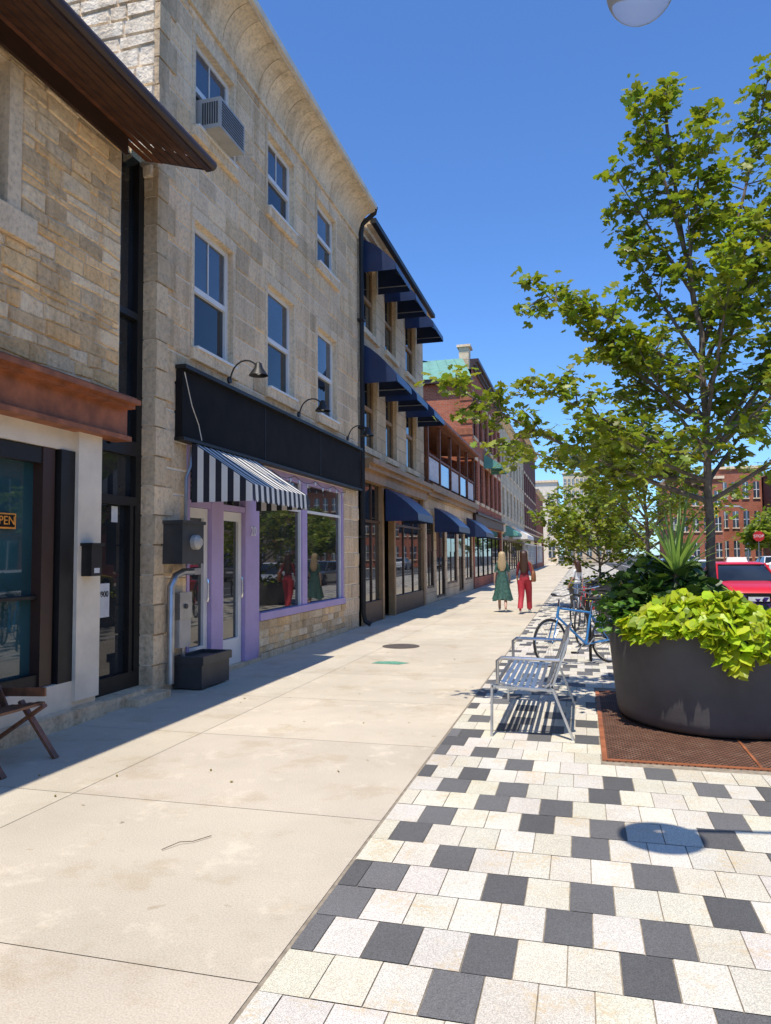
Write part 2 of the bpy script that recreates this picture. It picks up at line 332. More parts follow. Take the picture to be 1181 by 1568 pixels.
def stones(g,P,u0,u1,z0,z1,ops,rh,wd,gap,dp,jit,pal,m,seed,bev=.01):
    """lay individual stones in courses on the plane P(u,z,d), leaving openings free"""
    rg=random.Random(seed)
    cuts=sorted(set([z0,z1]+[v for o in ops for v in o[2:] if z0+.02<v<z1-.02]))
    for bi in range(len(cuts)-1):
        a,b=cuts[bi],cuts[bi+1]; rows=[]; tot=0
        while tot<b-a-1e-6:
            h=rg.uniform(*rh); rows.append(h); tot+=h
        if len(rows)>1 and (tot-(b-a))>.5*rows[-1]: tot-=rows.pop()
        k=(b-a)/sum(rows); z=a
        for ri,h in enumerate(rows):
            h*=k; zt=z+h; zc=(z+zt)/2
            segs=[(u0,u1)]
            for o in ops:
                if o[2]<zc<o[3]:
                    ns=[]
                    for s0,s1 in segs:
                        if o[1]<=s0 or o[0]>=s1: ns.append((s0,s1)); continue
                        if o[0]>s0: ns.append((s0,o[0]))
                        if o[1]<s1: ns.append((o[1],s1))
                    segs=ns
            jl=0 if ri==0 else jit; jh=0 if ri==len(rows)-1 else jit
            fz=lambda u,zz,j: zz+j*(math.sin(u*5.1+zz*17)+.6*math.sin(u*11.3+zz*29))
            for s0,s1 in segs:
                u=s0
                while u<s1-.03:
                    w=rg.uniform(*wd)
                    if s1-(u+w)<wd[0]*.6: w=s1-u
                    ua,ub=u+gap/2,u+w-gap/2; d=rg.uniform(*dp); c=rg.choice(pal); t=rg.uniform(.88,1.1); c=tuple(x*t for x in c)
                    J=lambda: rg.uniform(-jit,jit)*.6
                    base=[(ua,fz(ua,z,jl)+gap/2),(ub,fz(ub,z,jl)+gap/2),(ub,fz(ub,zt,jh)-gap/2),(ua,fz(ua,zt,jh)-gap/2)]
                    if jit>.004: base=[(x+J(),y+J()) for x,y in base]
                    cu,cz_=sum(p[0] for p in base)/4,sum(p[1] for p in base)/4
                    fr=[(x+(bev if x<cu else -bev),y+(bev if y<cz_ else -bev)) for x,y in base]
                    B0=[P(x,y,0.001) for x,y in base]; F0=[P(x,y,d+rg.uniform(-.2,.2)*d) for x,y in fr]
                    n=len(g.v); g.v.extend(B0+F0); mi=g.mi(m)
                    for q in ((4,5,6,7),(0,1,5,4),(1,2,6,5),(2,3,7,6),(3,0,4,7)):
                        g.f.append(tuple(n+i for i in q)); g.m.append(mi); g.c.append(c)
                    u+=w
            z=zt
PALR=[(1,1,1),(.86,.80,.70),(1.08,1.1,1.14),(.98,.84,.66),(.78,.73,.67),(1.1,1.0,.86),(.95,.94,.93),(1.05,.94,.76)]
PALA=[(1,1,1),(.9,.89,.88),(1.06,1.03,.98),(.82,.80,.77),(.96,.93,.86),(1.0,.97,.94)]
def sash(fr,gl,X,a,b,c,d,mf,mg,w=.06,mid=True,vert=0,dp=.1,low=None):
    x1=X-dp; x0=x1-.06
    fr.box(x0,x1,a,a+w,c,d,mf); fr.box(x0,x1,b-w,b,c,d,mf); fr.box(x0,x1-.002,a+w,b-w,c,c+w,mf); fr.box(x0,x1-.002,a+w,b-w,d-w,d,mf)
    zm=c+(d-c)*.5
    if mid: fr.box(x0+.004,x1+.008,a+w,b-w,zm-w*.5,zm+w*.5,mf)
    for k in range(vert):
        yv=a+(b-a)*(k+1)/(vert+1); fr.box(x0+.01,x1-.012,yv-.01,yv+.01,zm if mid else c+w,d-w,mf)
    xu,xl=x0+.035,x0+.02
    gl.face([(xl,a+w*.5,c+w*.5),(xl,b-w*.5,c+w*.5),(xl,b-w*.5,zm),(xl,a+w*.5,zm)],low or mg)
    gl.face([(xu,a+w*.5,zm),(xu,b-w*.5,zm),(xu,b-w*.5,d-w*.5),(xu,a+w*.5,d-w*.5)],mg)
def awning(y0,y1,X,proj,zt,zf,val,ma,mb_,n,parent,scal=True,curve=.0):
    g=MB(); x1=X+proj; xw=X+.02
    def pr(t): return xw+(x1-xw)*t, zt+(zf-zt)*t+curve*math.sin(math.pi*t)
    K=6
    for k in range(n):
        a=y0+(y1-y0)*k/n; b=y0+(y1-y0)*(k+1)/n; m=ma if k%2==0 else mb_
        for q in range(K):
            xa,za=pr(q/K); xb,zb=pr((q+1)/K)
            sg=lambda y,t:-.018*math.sin(math.pi*(y-y0)/(y1-y0)*3)**2*math.sin(math.pi*t)
            g.face([(xa,a,za+sg(a,q/K)),(xb,a,zb+sg(a,(q+1)/K)),(xb,b,zb+sg(b,(q+1)/K)),(xa,b,za+sg(b,q/K))],m)
        ym=(a+b)/2; sc=.035 if scal else 0
        g.face([(x1,a,zf),(x1+.012,a,zf-val+sc),(x1+.014,a+(b-a)*.25,zf-val+sc*.3),(x1+.014,ym,zf-val),(x1+.014,b-(b-a)*.25,zf-val+sc*.3),(x1+.012,b,zf-val+sc),(x1,b,zf)],m)
    ns=max(4,int(n*proj/(y1-y0)+.5)) if ma is not mb_ else 4
    for yy in (y0,y1):
        for k in range(ns):
            ta,tb=k/ns,(k+1)/ns; xa,za=pr(ta); xb,zb=pr(tb); m=ma if k%2==0 else mb_
            g.face([(xa,yy,za),(xb,yy,zb),(xb,yy,zf-val+.01),(xa,yy,zf-val+.01)],m)
    g.build('canopy',parent,fix=False)
    f=MB()
    for yy in (y0+.03,y1-.03): f.tube([(xw,yy,zf),(x1-.03,yy,zf-.01)],.012,M['galv'],6)
    f.tube([(x1-.03,y0+.03,zf-.01),(x1-.03,y1-.03,zf-.01)],.012,M['galv'],6)
    f.build('awning_frame',parent)
def gooseneck(y,z,parent):
    g=MB(); X=FX+.12
    g.lathe([(.05,0),(.05,.03)],(X,y,z),M['blackm'],12,axis='X')
    pts=[(X+.02,y,z)]+[(X+.02+.22*(1-math.cos(a))+.02,y,z+.02+.24*math.sin(a)) for a in [math.pi*k/10 for k in range(1,9)]]
    g.tube(pts,.012,M['blackm'],7); e=pts[-1]
    g.lathe([(.02,.06),(.045,.04),(.06,-.02),(.13,-.12),(.135,-.13)],(e[0]+.02,e[1],e[2]),M['blackm'],18,cap=False)
    g.lathe([(.005,-.02),(.04,-.05),(.035,-.1),(.005,-.12)],(e[0]+.02,e[1],e[2]),M['lampglass'],12)
    g.build('gooseneck_lamp',parent,True,fix=False)
def cornice(g,y0,y1,X,z,steps,m):
    for dz,h,p in steps: g.box(X-.05,X+p,y0,y1,z+dz,z+dz+h,m)
PX=lambda u,z,d:(FX+d,u,z)
# ---------------- building 1 (rubble stone)
B=group('rubble_stone_building',(-8,2,0))
g=MB(); w1=[(1.4,2.3,4.72,6.1),(4.2,5.16,4.72,6.05)]
wall_x(g,FX,-6,6.82,3.2,6.3,w1,M['mortar'],.22,M['trim'])
g.face([(FX,6.82,2.9),(-5.6,6.82,2.9),(-5.6,6.82,6.3),(FX,6.82,6.3)],M['mortar'])
blk=[(1.08,2.64,4.46,4.73),(3.88,5.5,4.46,4.73),(4.03,5.33,4.73,6.06),(1.23,2.47,4.73,6.11)]
g.build('walls',B)
g=MB(); stones(g,PX,-6,6.80,3.32,6.28,blk,(.07,.22),(.15,.52),.014,(.006,.028),.012,PALR,M['rub'],3,.009); g.build('rubble_stones',B)
g=MB()
for (a,b) in ((1.4,2.3),(4.2,5.16)):
    g.box(FX-.05,FX+.06,a-.3,b+.33,4.47,4.718,M['trim']); g.box(FX-.05,FX+.022,b+.002,b+.16,4.72,6.05,M['trim']); g.box(FX-.05,FX+.022,a-.16,a-.002,4.72,6.05,M['trim'])
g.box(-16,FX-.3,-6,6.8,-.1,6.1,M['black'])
g.build('window_surrounds',B)
g=MB();gl=MB()
for (a,b) in ((1.4,2.3),(4.2,5.16)): sash(g,gl,FX,a,b,4.72,6.05,M['black'],M['glassu'],.07)
g.box(FX-.25,FX+.04,6.14,6.5,.2,2.86,M['cream_p'])
g.box(FX-.3,FX-.02,-6,6.14,2.66,2.86,M['cream_p'])
for y in (-1.2,1.6,3.9): g.box(FX-.22,FX-.03,y,y+.14,.42,2.659,M['blackm'])
g.box(FX-.22,FX-.0,5.94,6.139,.4,2.659,M['blackm']); g.box(FX-.24,FX-.04,5.74,5.90,.4,2.659,M['brownd'])
g.box(FX-.2,FX-.05,-6,5.74,2.5,2.655,M['blackm']); g.box(FX-.2,FX-.06,-6,5.74,.4,.52,M['blackm']); g.box(FX-.2,FX-.08,-6,5.74,1.22,1.25,M['blackm'])
gl.face([(FX-.15,-6,.45),(FX-.15,6.1,.45),(FX-.15,6.1,2.6),(FX-.15,-6,2.6)],M['glasst'])
g.build('storefront_frames',B); gl.build('glass',B,fix=False)
g=MB(); g.box(FX-.3,FX+.0,-6,6.5,.0,.4,M['cream_p']); g.box(FX-.3,FX+.13,-6,6.5,-.01,.14,M['trimd']); g.box(FX-.5,FX+.08,6.5,7.5,-.01,.12,M['trimd']); g.box(FX-.5,FX+.25,6.9,7.52,-.01,.08,M['trimd']); g.build('plinth',B)
g=MB()
cornice(g,-6,6.84,FX,2.86,[(0,.05,.16),(.05,.3,.10),(.35,.04,.2),(.39,.05,.27),(.44,.03,.22)],M['fascia']); g.build('shop_cornice',B)
g=MB(); gl=MB(); xb=FX-.22
gl.face([(xb,6.5,.1),(xb,7.5,.1),(xb,7.5,6.4),(xb,6.5,6.4)],M['glassl'])
for (a,b,c,d) in ((6.52,6.6,.1,2.86),(7.38,7.5,.1,6.3),(6.83,6.9,2.86,6.3),(6.6,7.38,2.2,2.3),(6.6,7.38,2.78,2.95),(6.6,7.38,.1,.3),(6.9,7.38,4.4,4.48),(7.28,7.34,.3,2.2)): g.box(xb-.02,xb+.07,a,b,c,d,M['blackm'])
g.build('entry_bay_frames',B); gl.build('entry_bay_glass',B,fix=False)
g=MB(); g.box(xb+.004,xb+.01,6.78,7.0,.95,1.32,M['paper']); g.box(xb+.004,xb+.01,7.02,7.13,2.0,2.18,M['paper']); g.build('door_notices',B)
text('4900',.09,(xb+.013,6.89,1.2),(math.pi/2,0,math.pi/2),M['black'],'door_number',B)
g=MB(); g.box(FX-.13,FX-.12,5.17,5.50,1.87,2.01,M['orange']); g.box(FX-.119,FX-.112,5.19,5.48,1.885,1.995,M['black']); g.build('open_sign_board',B)
text('OPEN',.11,(FX-.108,5.335,1.94),(math.pi/2,0,math.pi/2),M['orange'],'open_sign_letters',B)
g=MB(); g.box(FX+.04,FX+.16,6.2,6.36,1.42,1.72,M['blackm']); g.box(FX+.03,FX+.18,6.18,6.38,1.72,1.75,M['blackm']); g.box(FX+.05,FX+.165,6.24,6.32,1.45,1.5,M['lampglass']); g.build('wall_lantern',B)
g=MB(); ex=-4.11
g.face([(ex,-6,6.24),(ex,7.44,6.24),(-9,7.44,8.3),(-9,-6,8.3)],M['brownd'])
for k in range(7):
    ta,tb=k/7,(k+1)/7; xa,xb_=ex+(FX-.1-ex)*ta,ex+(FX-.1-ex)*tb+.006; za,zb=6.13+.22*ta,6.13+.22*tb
    g.face([(xa,-6,za),(xa,7.42,za),(xb_,7.42,zb+.004),(xb_,-6,zb+.004)],M['soffit'] if k>4 else M['soffitd'])  # inner planks get the lighter cedar: a lit strip painted into the soffit
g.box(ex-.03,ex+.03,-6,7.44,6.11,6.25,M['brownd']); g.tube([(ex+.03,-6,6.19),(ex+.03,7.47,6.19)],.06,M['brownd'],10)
g.face([(ex,7.44,6.12),(ex,7.44,6.24),(FX-.02,7.44,6.53),(FX-.02,7.44,6.35)],M['brownd'])
g.box(FX+.035,FX+.07,-6,6.84,6.1,6.3,M['brownd'])
g.build('roof_and_eave',B)
# ---------------- building 2 (limestone)
B=group('limestone_building',(-8,11.5,0))
Y0,Y1=7.5,15.66
cols=[(8.38,9.48),(10.70,11.82),(13.02,14.13)]
ops=[(a,b,4.32,6.06) for a,b in cols]+[(a,b,7.32,8.62) for a,b in cols]
shop=[(8.25,14.65,-.01,3.04)]
g=MB(); wall_x(g,FX,Y0,Y1,0,9.5,ops+shop,M['mortar2'],.16,M['trim'])
g.face([(FX,Y0,0),(-16,Y0,0),(-16,Y0,9.6),(FX,Y0,9.6)],M['mortar2'])
g.box(-16,-12,Y0-.01,Y0+.9,9.5,11.5,M['mortar2'])
g.build('walls',B)
g=MB(); blk=[(a-.085,b+.085,c-.155,d+.175) for a,b,c,d in ops]
stones(g,PX,Y0+.22,Y1-.01,.0,8.93,blk+[(8.25,14.65,-1,3.04)],(.31,.39),(.42,.85),.022,(.008,.024),.0015,PALA,M['blk'],9,.012)
stones(g,lambda u,z,d:(-u,Y0-d,z),4.87,11,6.0,9.5,[],(.14,.28),(.22,.55),.014,(.01,.05),.008,[(1.1,1.08,1.04),(1,.95,.88),(1.15,1.13,1.1)],M['rubs'],4,.014)
g.build('stone_blocks',B)
g=MB()
for o in ops:
    a,b,c,d=o
    g.box(FX-.1,FX+.075,a-.1,b+.1,c-.15,c-.002,M['trim']); g.box(FX-.1,FX+.028,a-.08,b+.08,d+.002,d+.17,M['trim'])
    g.box(FX-.1,FX+.02,a-.075,a-.002,c,d,M['trim']); g.box(FX-.1,FX+.02,b+.002,b+.075,c,d,M['trim'])
k=0; z=0; rg=random.Random(8)
while z<8.9:
    w=.22 if k%2 else .38; t=rg.uniform(.85,1.15); g.box(FX-.2,FX+.03+.006*(k%3),Y0-.014,Y0+w,z+.008,z+.338,M['trimd'],(t,t,t*.97)); z+=.35; k+=1
g.build('quoins_and_surrounds',B)
g=MB(); gl=MB()
for i,o in enumerate(ops): sash(g,gl,FX,*o,M['white'],M['glassu'],.075,True,1 if i in(0,3,4) else 0,.07,M['glassl'])
for o in ops: g.box(FX-.06,FX+.095,o[0]-.02,o[1]+.02,o[2],o[2]+.035,M['white'])
P=M['purple']; W=M['white']; xs_=FX-.06
def fr(a,b,c,d,m,x=xs_,t=.08): g.box(x-t,x,a,b,c,d,m)
fr(8.25,8.31,0,3.04,P,FX+.02,.12); fr(8.92,9.25,.05,3.04,P,FX+.0,.1); fr(9.95,10.43,0,3.04,P,FX+.0,.1); fr(12.30,12.54,.7,3.04,P,FX-.02,.1); fr(14.57,14.65,.7,3.04,P,FX-.02,.1)
fr(10.43,14.57,2.92,3.04,P,FX-.022,.08); fr(10.43,14.65,.6,.72,P,FX+.03,.12); fr(8.31,9.95,2.26,2.34,P,FX-.01,.08); fr(8.31,9.95,2.95,3.04,P,FX-.012,.08)
for a,b in ((8.33,8.91),(9.27,9.93)):
    fr(a,a+.1,.05,2.25,W); fr(b-.1,b,.05,2.25,W); fr(a+.1,b-.1,2.12,2.25,W,xs_-.002); fr(a+.1,b-.1,.05,.42,W,xs_-.002)
    gl.face([(FX-.1,a,.1),(FX-.1,b,.1),(FX-.1,b,2.2),(FX-.1,a,2.2)],M['glass'])
    gl.face([(FX-.1,a,2.3),(FX-.1,b,2.3),(FX-.1,b,2.97),(FX-.1,a,2.97)],M['glass'])
    g.tube([(FX-.02,b-.06,1.0),(FX-.01,b-.06,1.05),(FX-.01,b-.06,1.25),(FX-.02,b-.06,1.3)],.012,M['chrome'],6)
for a,b in ((10.43,12.30),(12.54,14.57)):
    fr(a,a+.05,.72,2.92,W,FX-.05,.05); fr(b-.05,b,.72,2.92,W,FX-.05,.05)
    fr(a+.05,b-.05,2.4,2.45,W,FX-.055,.04)
    gl.face([(FX-.09,a,.7),(FX-.09,b,.7),(FX-.09,b,2.95),(FX-.09,a,2.95)],M['glass'])
g.build('window_and_shop_frames',B); gl.build('glass',B,fix=False)
g=MB(); g.box(FX-.3,FX+.0,10.43,14.65,0,.6,M['mortar']); stones(g,PX,10.43,14.64,.1,.6,[],(.09,.15),(.15,.42),.01,(.008,.025),.005,PALR,M['rub'],14,.008); g.box(FX-.3,FX+.05,10.40,14.65,-.01,.1,M['trimd']); g.box(FX-.5,FX+.05,8.25,10.39,-.01,.05,M['trimd']); g.build('stone_bulkhead',B)
text('20',.2,(FX+.012,10.2,1.98),(math.pi/2,0,math.pi/2),M['white'],'house_number',B)
g=MB(); g.box(FX-.05,FX+.05,Y0,Y1,8.93,9.0,M['trim'])
rg=random.Random(2); y=Y0
while y<Y1-.05:
    w=min(rg.uniform(.3,.46),Y1-y); ys2=(y+.006,y+w-.006); prev=None; t=rg.uniform(.86,1.08)
    off=rg.uniform(-.006,.006)
    for q in range(9):
        a=math.pi/2*q/8; x=FX+.05+.40*(1-math.cos(a))+off; z=9.0+.5*math.sin(a)
        if prev:
            g.face([(prev[0],ys2[0],prev[1]),(x,ys2[0],z),(x,ys2[1],z),(prev[0],ys2[1],prev[1])],M['trim'],(t,t,t))
            for yy in ys2: g.face([(prev[0],yy,prev[1]),(x,yy,z),(FX,yy,z),(FX,yy,prev[1])],M['trim'],(t,t,t))
        prev=(x,z)
    y+=w
g.build('stone_cornice',B)
g=MB(); g.box(FX-.2,FX+.46,Y0-.02,Y1,9.515,9.56,M['trim']); g.box(FX+.38,FX+.50,Y0-.02,Y1+.02,9.561,9.67,M['cream_p'])
g.face([(FX+.4,Y0,9.66),(FX+.4,Y1,9.66),(-11,Y1,11.2),(-11,Y0,11.2)],M['roof']); g.build('roof',B)
g=MB(); g.box(FX-.05,FX+.11,7.95,15.48,3.09,3.95,M['black']); g.box(FX-.05,FX+.17,7.93,15.5,3.95,4.0,M['blackm']); g.box(FX-.05,FX+.15,7.93,15.5,3.05,3.09,M['blackm'])
for y in (10.4,12.9): g.box(FX+.11,FX+.115,y,y+.015,3.09,3.95,M['blackm'])
g.build('sign_board',B)
for y in (9.15,11.75,14.5): gooseneck(y,4.08,B)
A=group('striped_awning',(FX+.4,9.2,2.7)); awning(8.2,10.1,FX+.08,.86,3.06,2.5,.22,M['stripe_b'],M['stripe_w'],23,A)
g=MB(); g.box(FX-.1,FX+.32,8.5,9.22,7.36,7.78,M['grey'])
for k in range(9): g.box(FX+.32,FX+.326,8.54,9.18,7.4+k*.04,7.42+k*.04,M['dgrey'])
for k in range(7): g.box(FX+.05+k*.035,FX+.07+k*.035,8.494,8.5,7.42,7.72,M['dgrey'])
g.build('air_conditioner',B)
g=MB(); g.tube([(FX+.14,7.95,3.9),(FX+.16,8.1,3.5),(FX+.14,8.3,3.3),(FX+.16,8.35,3.1)],.006,M['cream_p'],5)
pts=[(FX+.12,10.6+i*.2,2.98-.08*math.sin(math.pi*(i%5)/5)) for i in range(20)]; g.tube(pts,.006,M['blackm'],5)
for p in pts[::2]: g.lathe([(.005,0),(.02,-.03),(.02,-.05),(.004,-.08)],p,M['lampglass'],8)
g.build('string_lights',B)
g=MB(); g.tube([(-4.38,15.66,9.62),(-4.42,15.7,9.5),(-4.72,15.74,9.3),(-4.76,15.74,9.1),(-4.76,15.74,.3),(-4.72,15.74,.12),(-4.6,15.74,.06)],.055,M['blackm'],9)
for z in (2,4.5,7): g.box(-4.85,-4.69,15.66,15.82,z,z+.05,M['blackm'])
g.build('drainpipe',B,40)
E=group('electric_meter',(FX+.2,7.9,1.5))
g=MB(); g.box(FX+.02,FX+.3,7.66,8.16,1.52,2.02,M['dgrey']); g.box(FX+.02,FX+.32,7.64,8.18,2.0,2.04,M['dgrey']); g.lathe([(.09,0),(.09,.06),(.05,.1)],(FX+.3,7.92,1.78),M['grey'],18,axis='X'); g.build('meter_box',E)
g=MB()
g.tube([(FX+.1,7.75,.1),(FX+.1,7.75,1.25),(FX+.12,7.82,1.38),(FX+.14,7.95,1.42),(FX+.16,8.15,1.42)],.045,M['galv'],9)
g.tube([(FX+.08,8.1,2.04),(FX+.08,8.1,2.6),(FX+.08,8.2,2.75),(FX+.08,8.24,3.0)],.025,M['galv'],7)
g.tube([(FX+.1,8.02,.1),(FX+.1,8.02,.5)],.03,M['galv'],7); g.build('conduit_pipes',E,40)
g=MB(); g.box(FX+.02,FX+.14,7.88,8.14,.5,1.15,M['grey']); g.box(FX+.02,FX+.15,7.87,8.15,.85,1.17,M['galv']); g.lathe([(.03,.14),(.03,.17)],(FX,8.0,1.0),M['dgrey'],12,axis='X'); g.box(FX+.1,FX+.2,8.12,8.28,1.38,1.46,M['galv']); g.build('junction_box',E)
Pb=group('planter_box',(FX+.25,8.3,0))
g=MB(); g.box(FX+.04,FX+.42,7.92,8.62,.02,.36,M['dgrey'])
for s in ((FX+.02,FX+.45,7.9,7.94),(FX+.02,FX+.45,8.6,8.64),(FX+.02,FX+.06,7.94,8.6),(FX+.41,FX+.45,7.94,8.6)): g.box(*s,.3,.4,M['dgrey'])
g.build('box',Pb)
# ---------------- building 3
B=group('awning_limestone_building',(-8,19,0)); Y0,Y1=15.84,22.9
cols=[(16.05,17.3),(18.15,19.3),(20.45,21.8)]
ops=[(a,b,4.15,6.2) for a,b in cols]+[(a,b,6.98,8.75) for a,b in cols]
g=MB(); wall_x(g,FX,Y0,Y1,3.85,9.3,ops,M['ash3'],.2,M['trim'])
g.face([(FX,Y0,0),(-16,Y0,0),(-16,Y0,9.6),(FX,Y0,9.6)],M['ash2']); g.face([(FX,Y1,0),(-16,Y1,0),(-16,Y1,9.6),(FX,Y1,9.6)],M['ash2'])
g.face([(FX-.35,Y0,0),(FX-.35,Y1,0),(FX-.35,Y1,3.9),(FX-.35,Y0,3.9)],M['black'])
for o in ops:
    a,b,c,d=o; g.box(FX-.1,FX+.08,a-.1,b+.1,c-.14,c-.002,M['trim'])
g.build('walls',B)
g=MB();gl=MB()
for o in ops: sash(g,gl,FX,*o,M['tanwood'],M['glass'],.09,True,0,.1)
T=M['tanwood']
g.box(FX-.1,FX+.1,Y0,Y1,3.35,3.6,T); g.box(FX-.1,FX+.22,Y0-.02,Y1,3.6,3.72,T); g.box(FX-.1,FX+.32,Y0-.02,Y1,3.72,3.84,T)
for y,w in ((Y0,.26),(17.66,.16),(18.85,.16),(22.64,.26)): g.box(FX-.15,FX+.02,y,y+w,0,3.349,T)
g.box(FX-.12,FX-.0,Y0+.26,17.66,.0,.5,M['brown']); g.box(FX-.12,FX+.0,19.01,22.64,.0,.5,M['brown'])
for y in (16.9,20.2,21.4): g.box(FX-.10,FX-.05,y,y+.05,.5,3.349,M['brown'])
g.box(FX-.10,FX-.045,Y0+.26,17.66,2.4,2.46,M['brown']); g.box(FX-.10,FX-.045,19.01,22.64,2.4,2.46,M['brown']); g.box(FX-.35,FX-.25,17.82,18.85,2.2,2.35,M['brown'])
for y in (17.84,18.3,18.77): g.box(FX-.33,FX-.25,y,y+.08,0,2.2,M['brown'])
gl.face([(FX-.08,Y0,.3),(FX-.08,17.66,.3),(FX-.08,17.66,3.4),(FX-.08,Y0,3.4)],M['glass']); gl.face([(FX-.08,19.0,.3),(FX-.08,Y1,.3),(FX-.08,Y1,3.4),(FX-.08,19.0,3.4)],M['glass'])
g.build('frames_and_shopfront',B); gl.build('glass',B,fix=False)
g=MB(); cornice(g,Y0,Y1,FX,9.1,[(0,.1,.1),(.1,.12,.2),(.22,.1,.3)],M['trimd']); g.box(FX+.28,FX+.42,Y0,Y1+.05,9.34,9.46,M['blackm'])
g.face([(FX+.35,Y0,9.44),(FX+.35,Y1,9.44),(-11,Y1,11),(-11,Y0,11)],M['roof'])
g.box(-5.6,-5.0,22.3,22.9,9.3,10.2,M['brick2'])
g.build('roof_eave',B)
for i,(a,b) in enumerate(cols):
    A=group('navy_awning',(FX+.4,(a+b)/2,8.5)); awning(a-.12,b+.12,FX,.86,9.05,8.38,.17,M['navy'],M['navy'],8,A,True,.08)
    A=group('navy_awning',(FX+.4,(a+b)/2,6)); awning(a-.12,b+.12,FX,.86,6.55,5.75,.17,M['navy'],M['navy'],8,A,True,.08)
for a,b,zt in ((17.6,19.5,3.3),(23.9,26.3,3.2),(31,34,3.2)):
    A=group('navy_awning',(FX+.4,(a+b)/2,3)); awning(a,b,FX+.1,.85,zt,zt-.65,.2,M['navy'],M['navy'],10,A,True,.06)
# ---------------- building 4 (balcony)
B=group('balcony_shop_building',(-8,28,0)); Y0,Y1=22.95,33.8
g=MB(); sh=[(23.3,24.5,.5,2.95),(24.9,26.6,.1,2.95),(27.0,29.3,.5,2.95),(29.7,31.0,.1,2.95),(31.4,33.5,.5,2.95)]
wall_x(g,FX-.02,Y0,Y1,0,3.9,sh,M['ash3'],.2); wall_x(g,FX-1.6,Y0,Y1,3.9,6.4,[(24,25,4.0,6),(27,28,4,6),(30.5,31.5,4,6)],M['brick'],.15)
g.face([(FX,Y1,0),(-12,Y1,0),(-12,Y1,6),(FX,Y1,6)],M['brick']); g.build('walls',B)
g=MB();gl=MB()
for o in sh: sash(g,gl,FX,*o,M['brown'],M['glass'],.07,False,1,.05)
for o in [(24,25,4.0,6),(27,28,4,6),(30.5,31.5,4,6)]: sash(g,gl,FX-1.6,*o,M['white'],M['glass'],.08)
g.box(FX-1.6,FX+.15,Y0,Y1,3.55,3.7,M['tanwood']); g.box(FX-1.6,FX+.28,Y0,Y1,3.7,3.92,M['tanwood'])
for y in (23.0,25.1,27.3,29.4,31.5,33.6): g.box(FX+.0,FX+.12,y,y+.14,3.92,6.1,M['soffit'])
g.box(FX+.02,FX+.1,Y0,Y1,4.9,4.97,M['soffit'])
for k in range(5):
    y=23.2+k*2.12; g.box(FX+.04,FX+.07,y,y+1.85,4.1,4.85,M['carb'] if k%2 else M['paper'])
g.build('balcony_and_frames',B); gl.build('glass',B,fix=False)
g=MB(); g.box(FX-.0,FX+.14,Y0,Y1,6.1,6.25,M['soffit']); g.face([(FX+.3,Y0,6.2),(FX+.3,Y1,6.2),(FX-3,Y1,7.3),(FX-3,Y0,7.3)],M['roof']); g.box(FX+.26,FX+.38,Y0,Y1,6.16,6.26,M['fascia']); g.face([(FX+.3,Y0,6.16),(FX+.3,Y1,6.16),(FX-1.6,Y1,6.3),(FX-1.6,Y0,6.3)],M['soffit']); g.build('balcony_roof',B)
# ---------------- generic row
def rowb(name,y0,y1,z1,wm,floors,n,fm,X=FX,depth=10,roofm=None,trim=None,zs=None):
    B=group(name,((X-5),(y0+y1)/2,0)); ops=[]; w=(y1-y0)/n
    for c,d in floors:
        for k in range(n):
            cy=y0+w*(k+.5); ww=min(.6,w*.28); ops.append((cy-ww,cy+ww,c,d))
    sh=[(y0+.3,y1-.3,.5,3.0)]
    g=MB(); wall_x(g,X,y0,y1,0,z1,ops+sh,wm,.22)
    for yy in (y0,y1): g.face([(X,yy,0),(X-depth,yy,0),(X-depth,yy,zs or z1),(X,yy,zs or z1)],wm)
    tm=trim or M['trim']
    for a,b,c,d in ops: g.box(X-.1,X+.06,a-.1,b+.1,c-.15,c-.003,M['trim']); g.box(X-.1,X+.03,a-.1,b+.1,d+.003,d+.2,M['trim'])
    g.build('walls',B); g=MB(); gl=MB()
    for o in ops: sash(g,gl,X,*o,fm,M['glassu'],.09)
    g.box(X-.2,X-.02,y0+.3,y1-.3,2.5,2.6,fm); g.box(X-.1,X+.12,y0,y1,3.05,3.5,M['brown'] if wm is not M['cream'] else M['cream_p']); g.box(X-.1,X+.22,y0,y1,3.5,3.6,tm)
    k=y0+.3
    while k<y1-.4: g.box(X-.2,X-.08,k,k+.10,.5,2.5,fm); k+=1.9
    gl.face([(X-.12,y0+.3,.5),(X-.12,y1-.3,.5),(X-.12,y1-.3,3),(X-.12,y0+.3,3)],M['glass'])
    g.build('frames',B); gl.build('glass',B,fix=False)
    g=MB(); cornice(g,y0-.05,y1+.05,X,z1-.4,[(0,.12,.1),(.12,.14,.22),(.26,.16,.36)],tm)
    if not zs: g.box(X-depth,X-.02,y0+.02,y1-.02,z1-.2,z1-.05,roofm or M['roof'])
    g.build('cornice_roof',B)
    return B
B=rowb('red_brick_building',34,46.5,10.9,M['brick'],[(4.2,6.2),(7.3,9.3)],6,M['black'],trim=M['brownd'],zs=9.9)
g=MB(); g.face([(FX+.1,36,10.85),(FX+.1,46.6,10.85),(-10,46.6,12.2),(-10,36,12.2)],M['roof'])
g.box(-16,FX+.05,33.7,34.0,9.8,10.0,M['brownd'])
g.face([(-16,33.65,10.0),(-4.8,33.65,10.0),(-5.6,36.2,11.6),(-16,36.2,11.6)],M['green_roof'])
for k in range(22): g.beam((-15.5+k*.49,33.67,10.02),(-15.6+k*.455,36.2,11.62),.04,.05,M['green_roof'])
g.box(-5.8,-5.3,36.3,37.0,10.2,12.2,M['cream']); g.box(-5.9,-5.2,36.2,37.1,12.2,12.32,M['trim'])
for k in range(10): g.box(FX-.75+(k%2)*.2,FX+.03,33.96,34.3,4+k*.55,4.3+k*.55,M['fascia'])
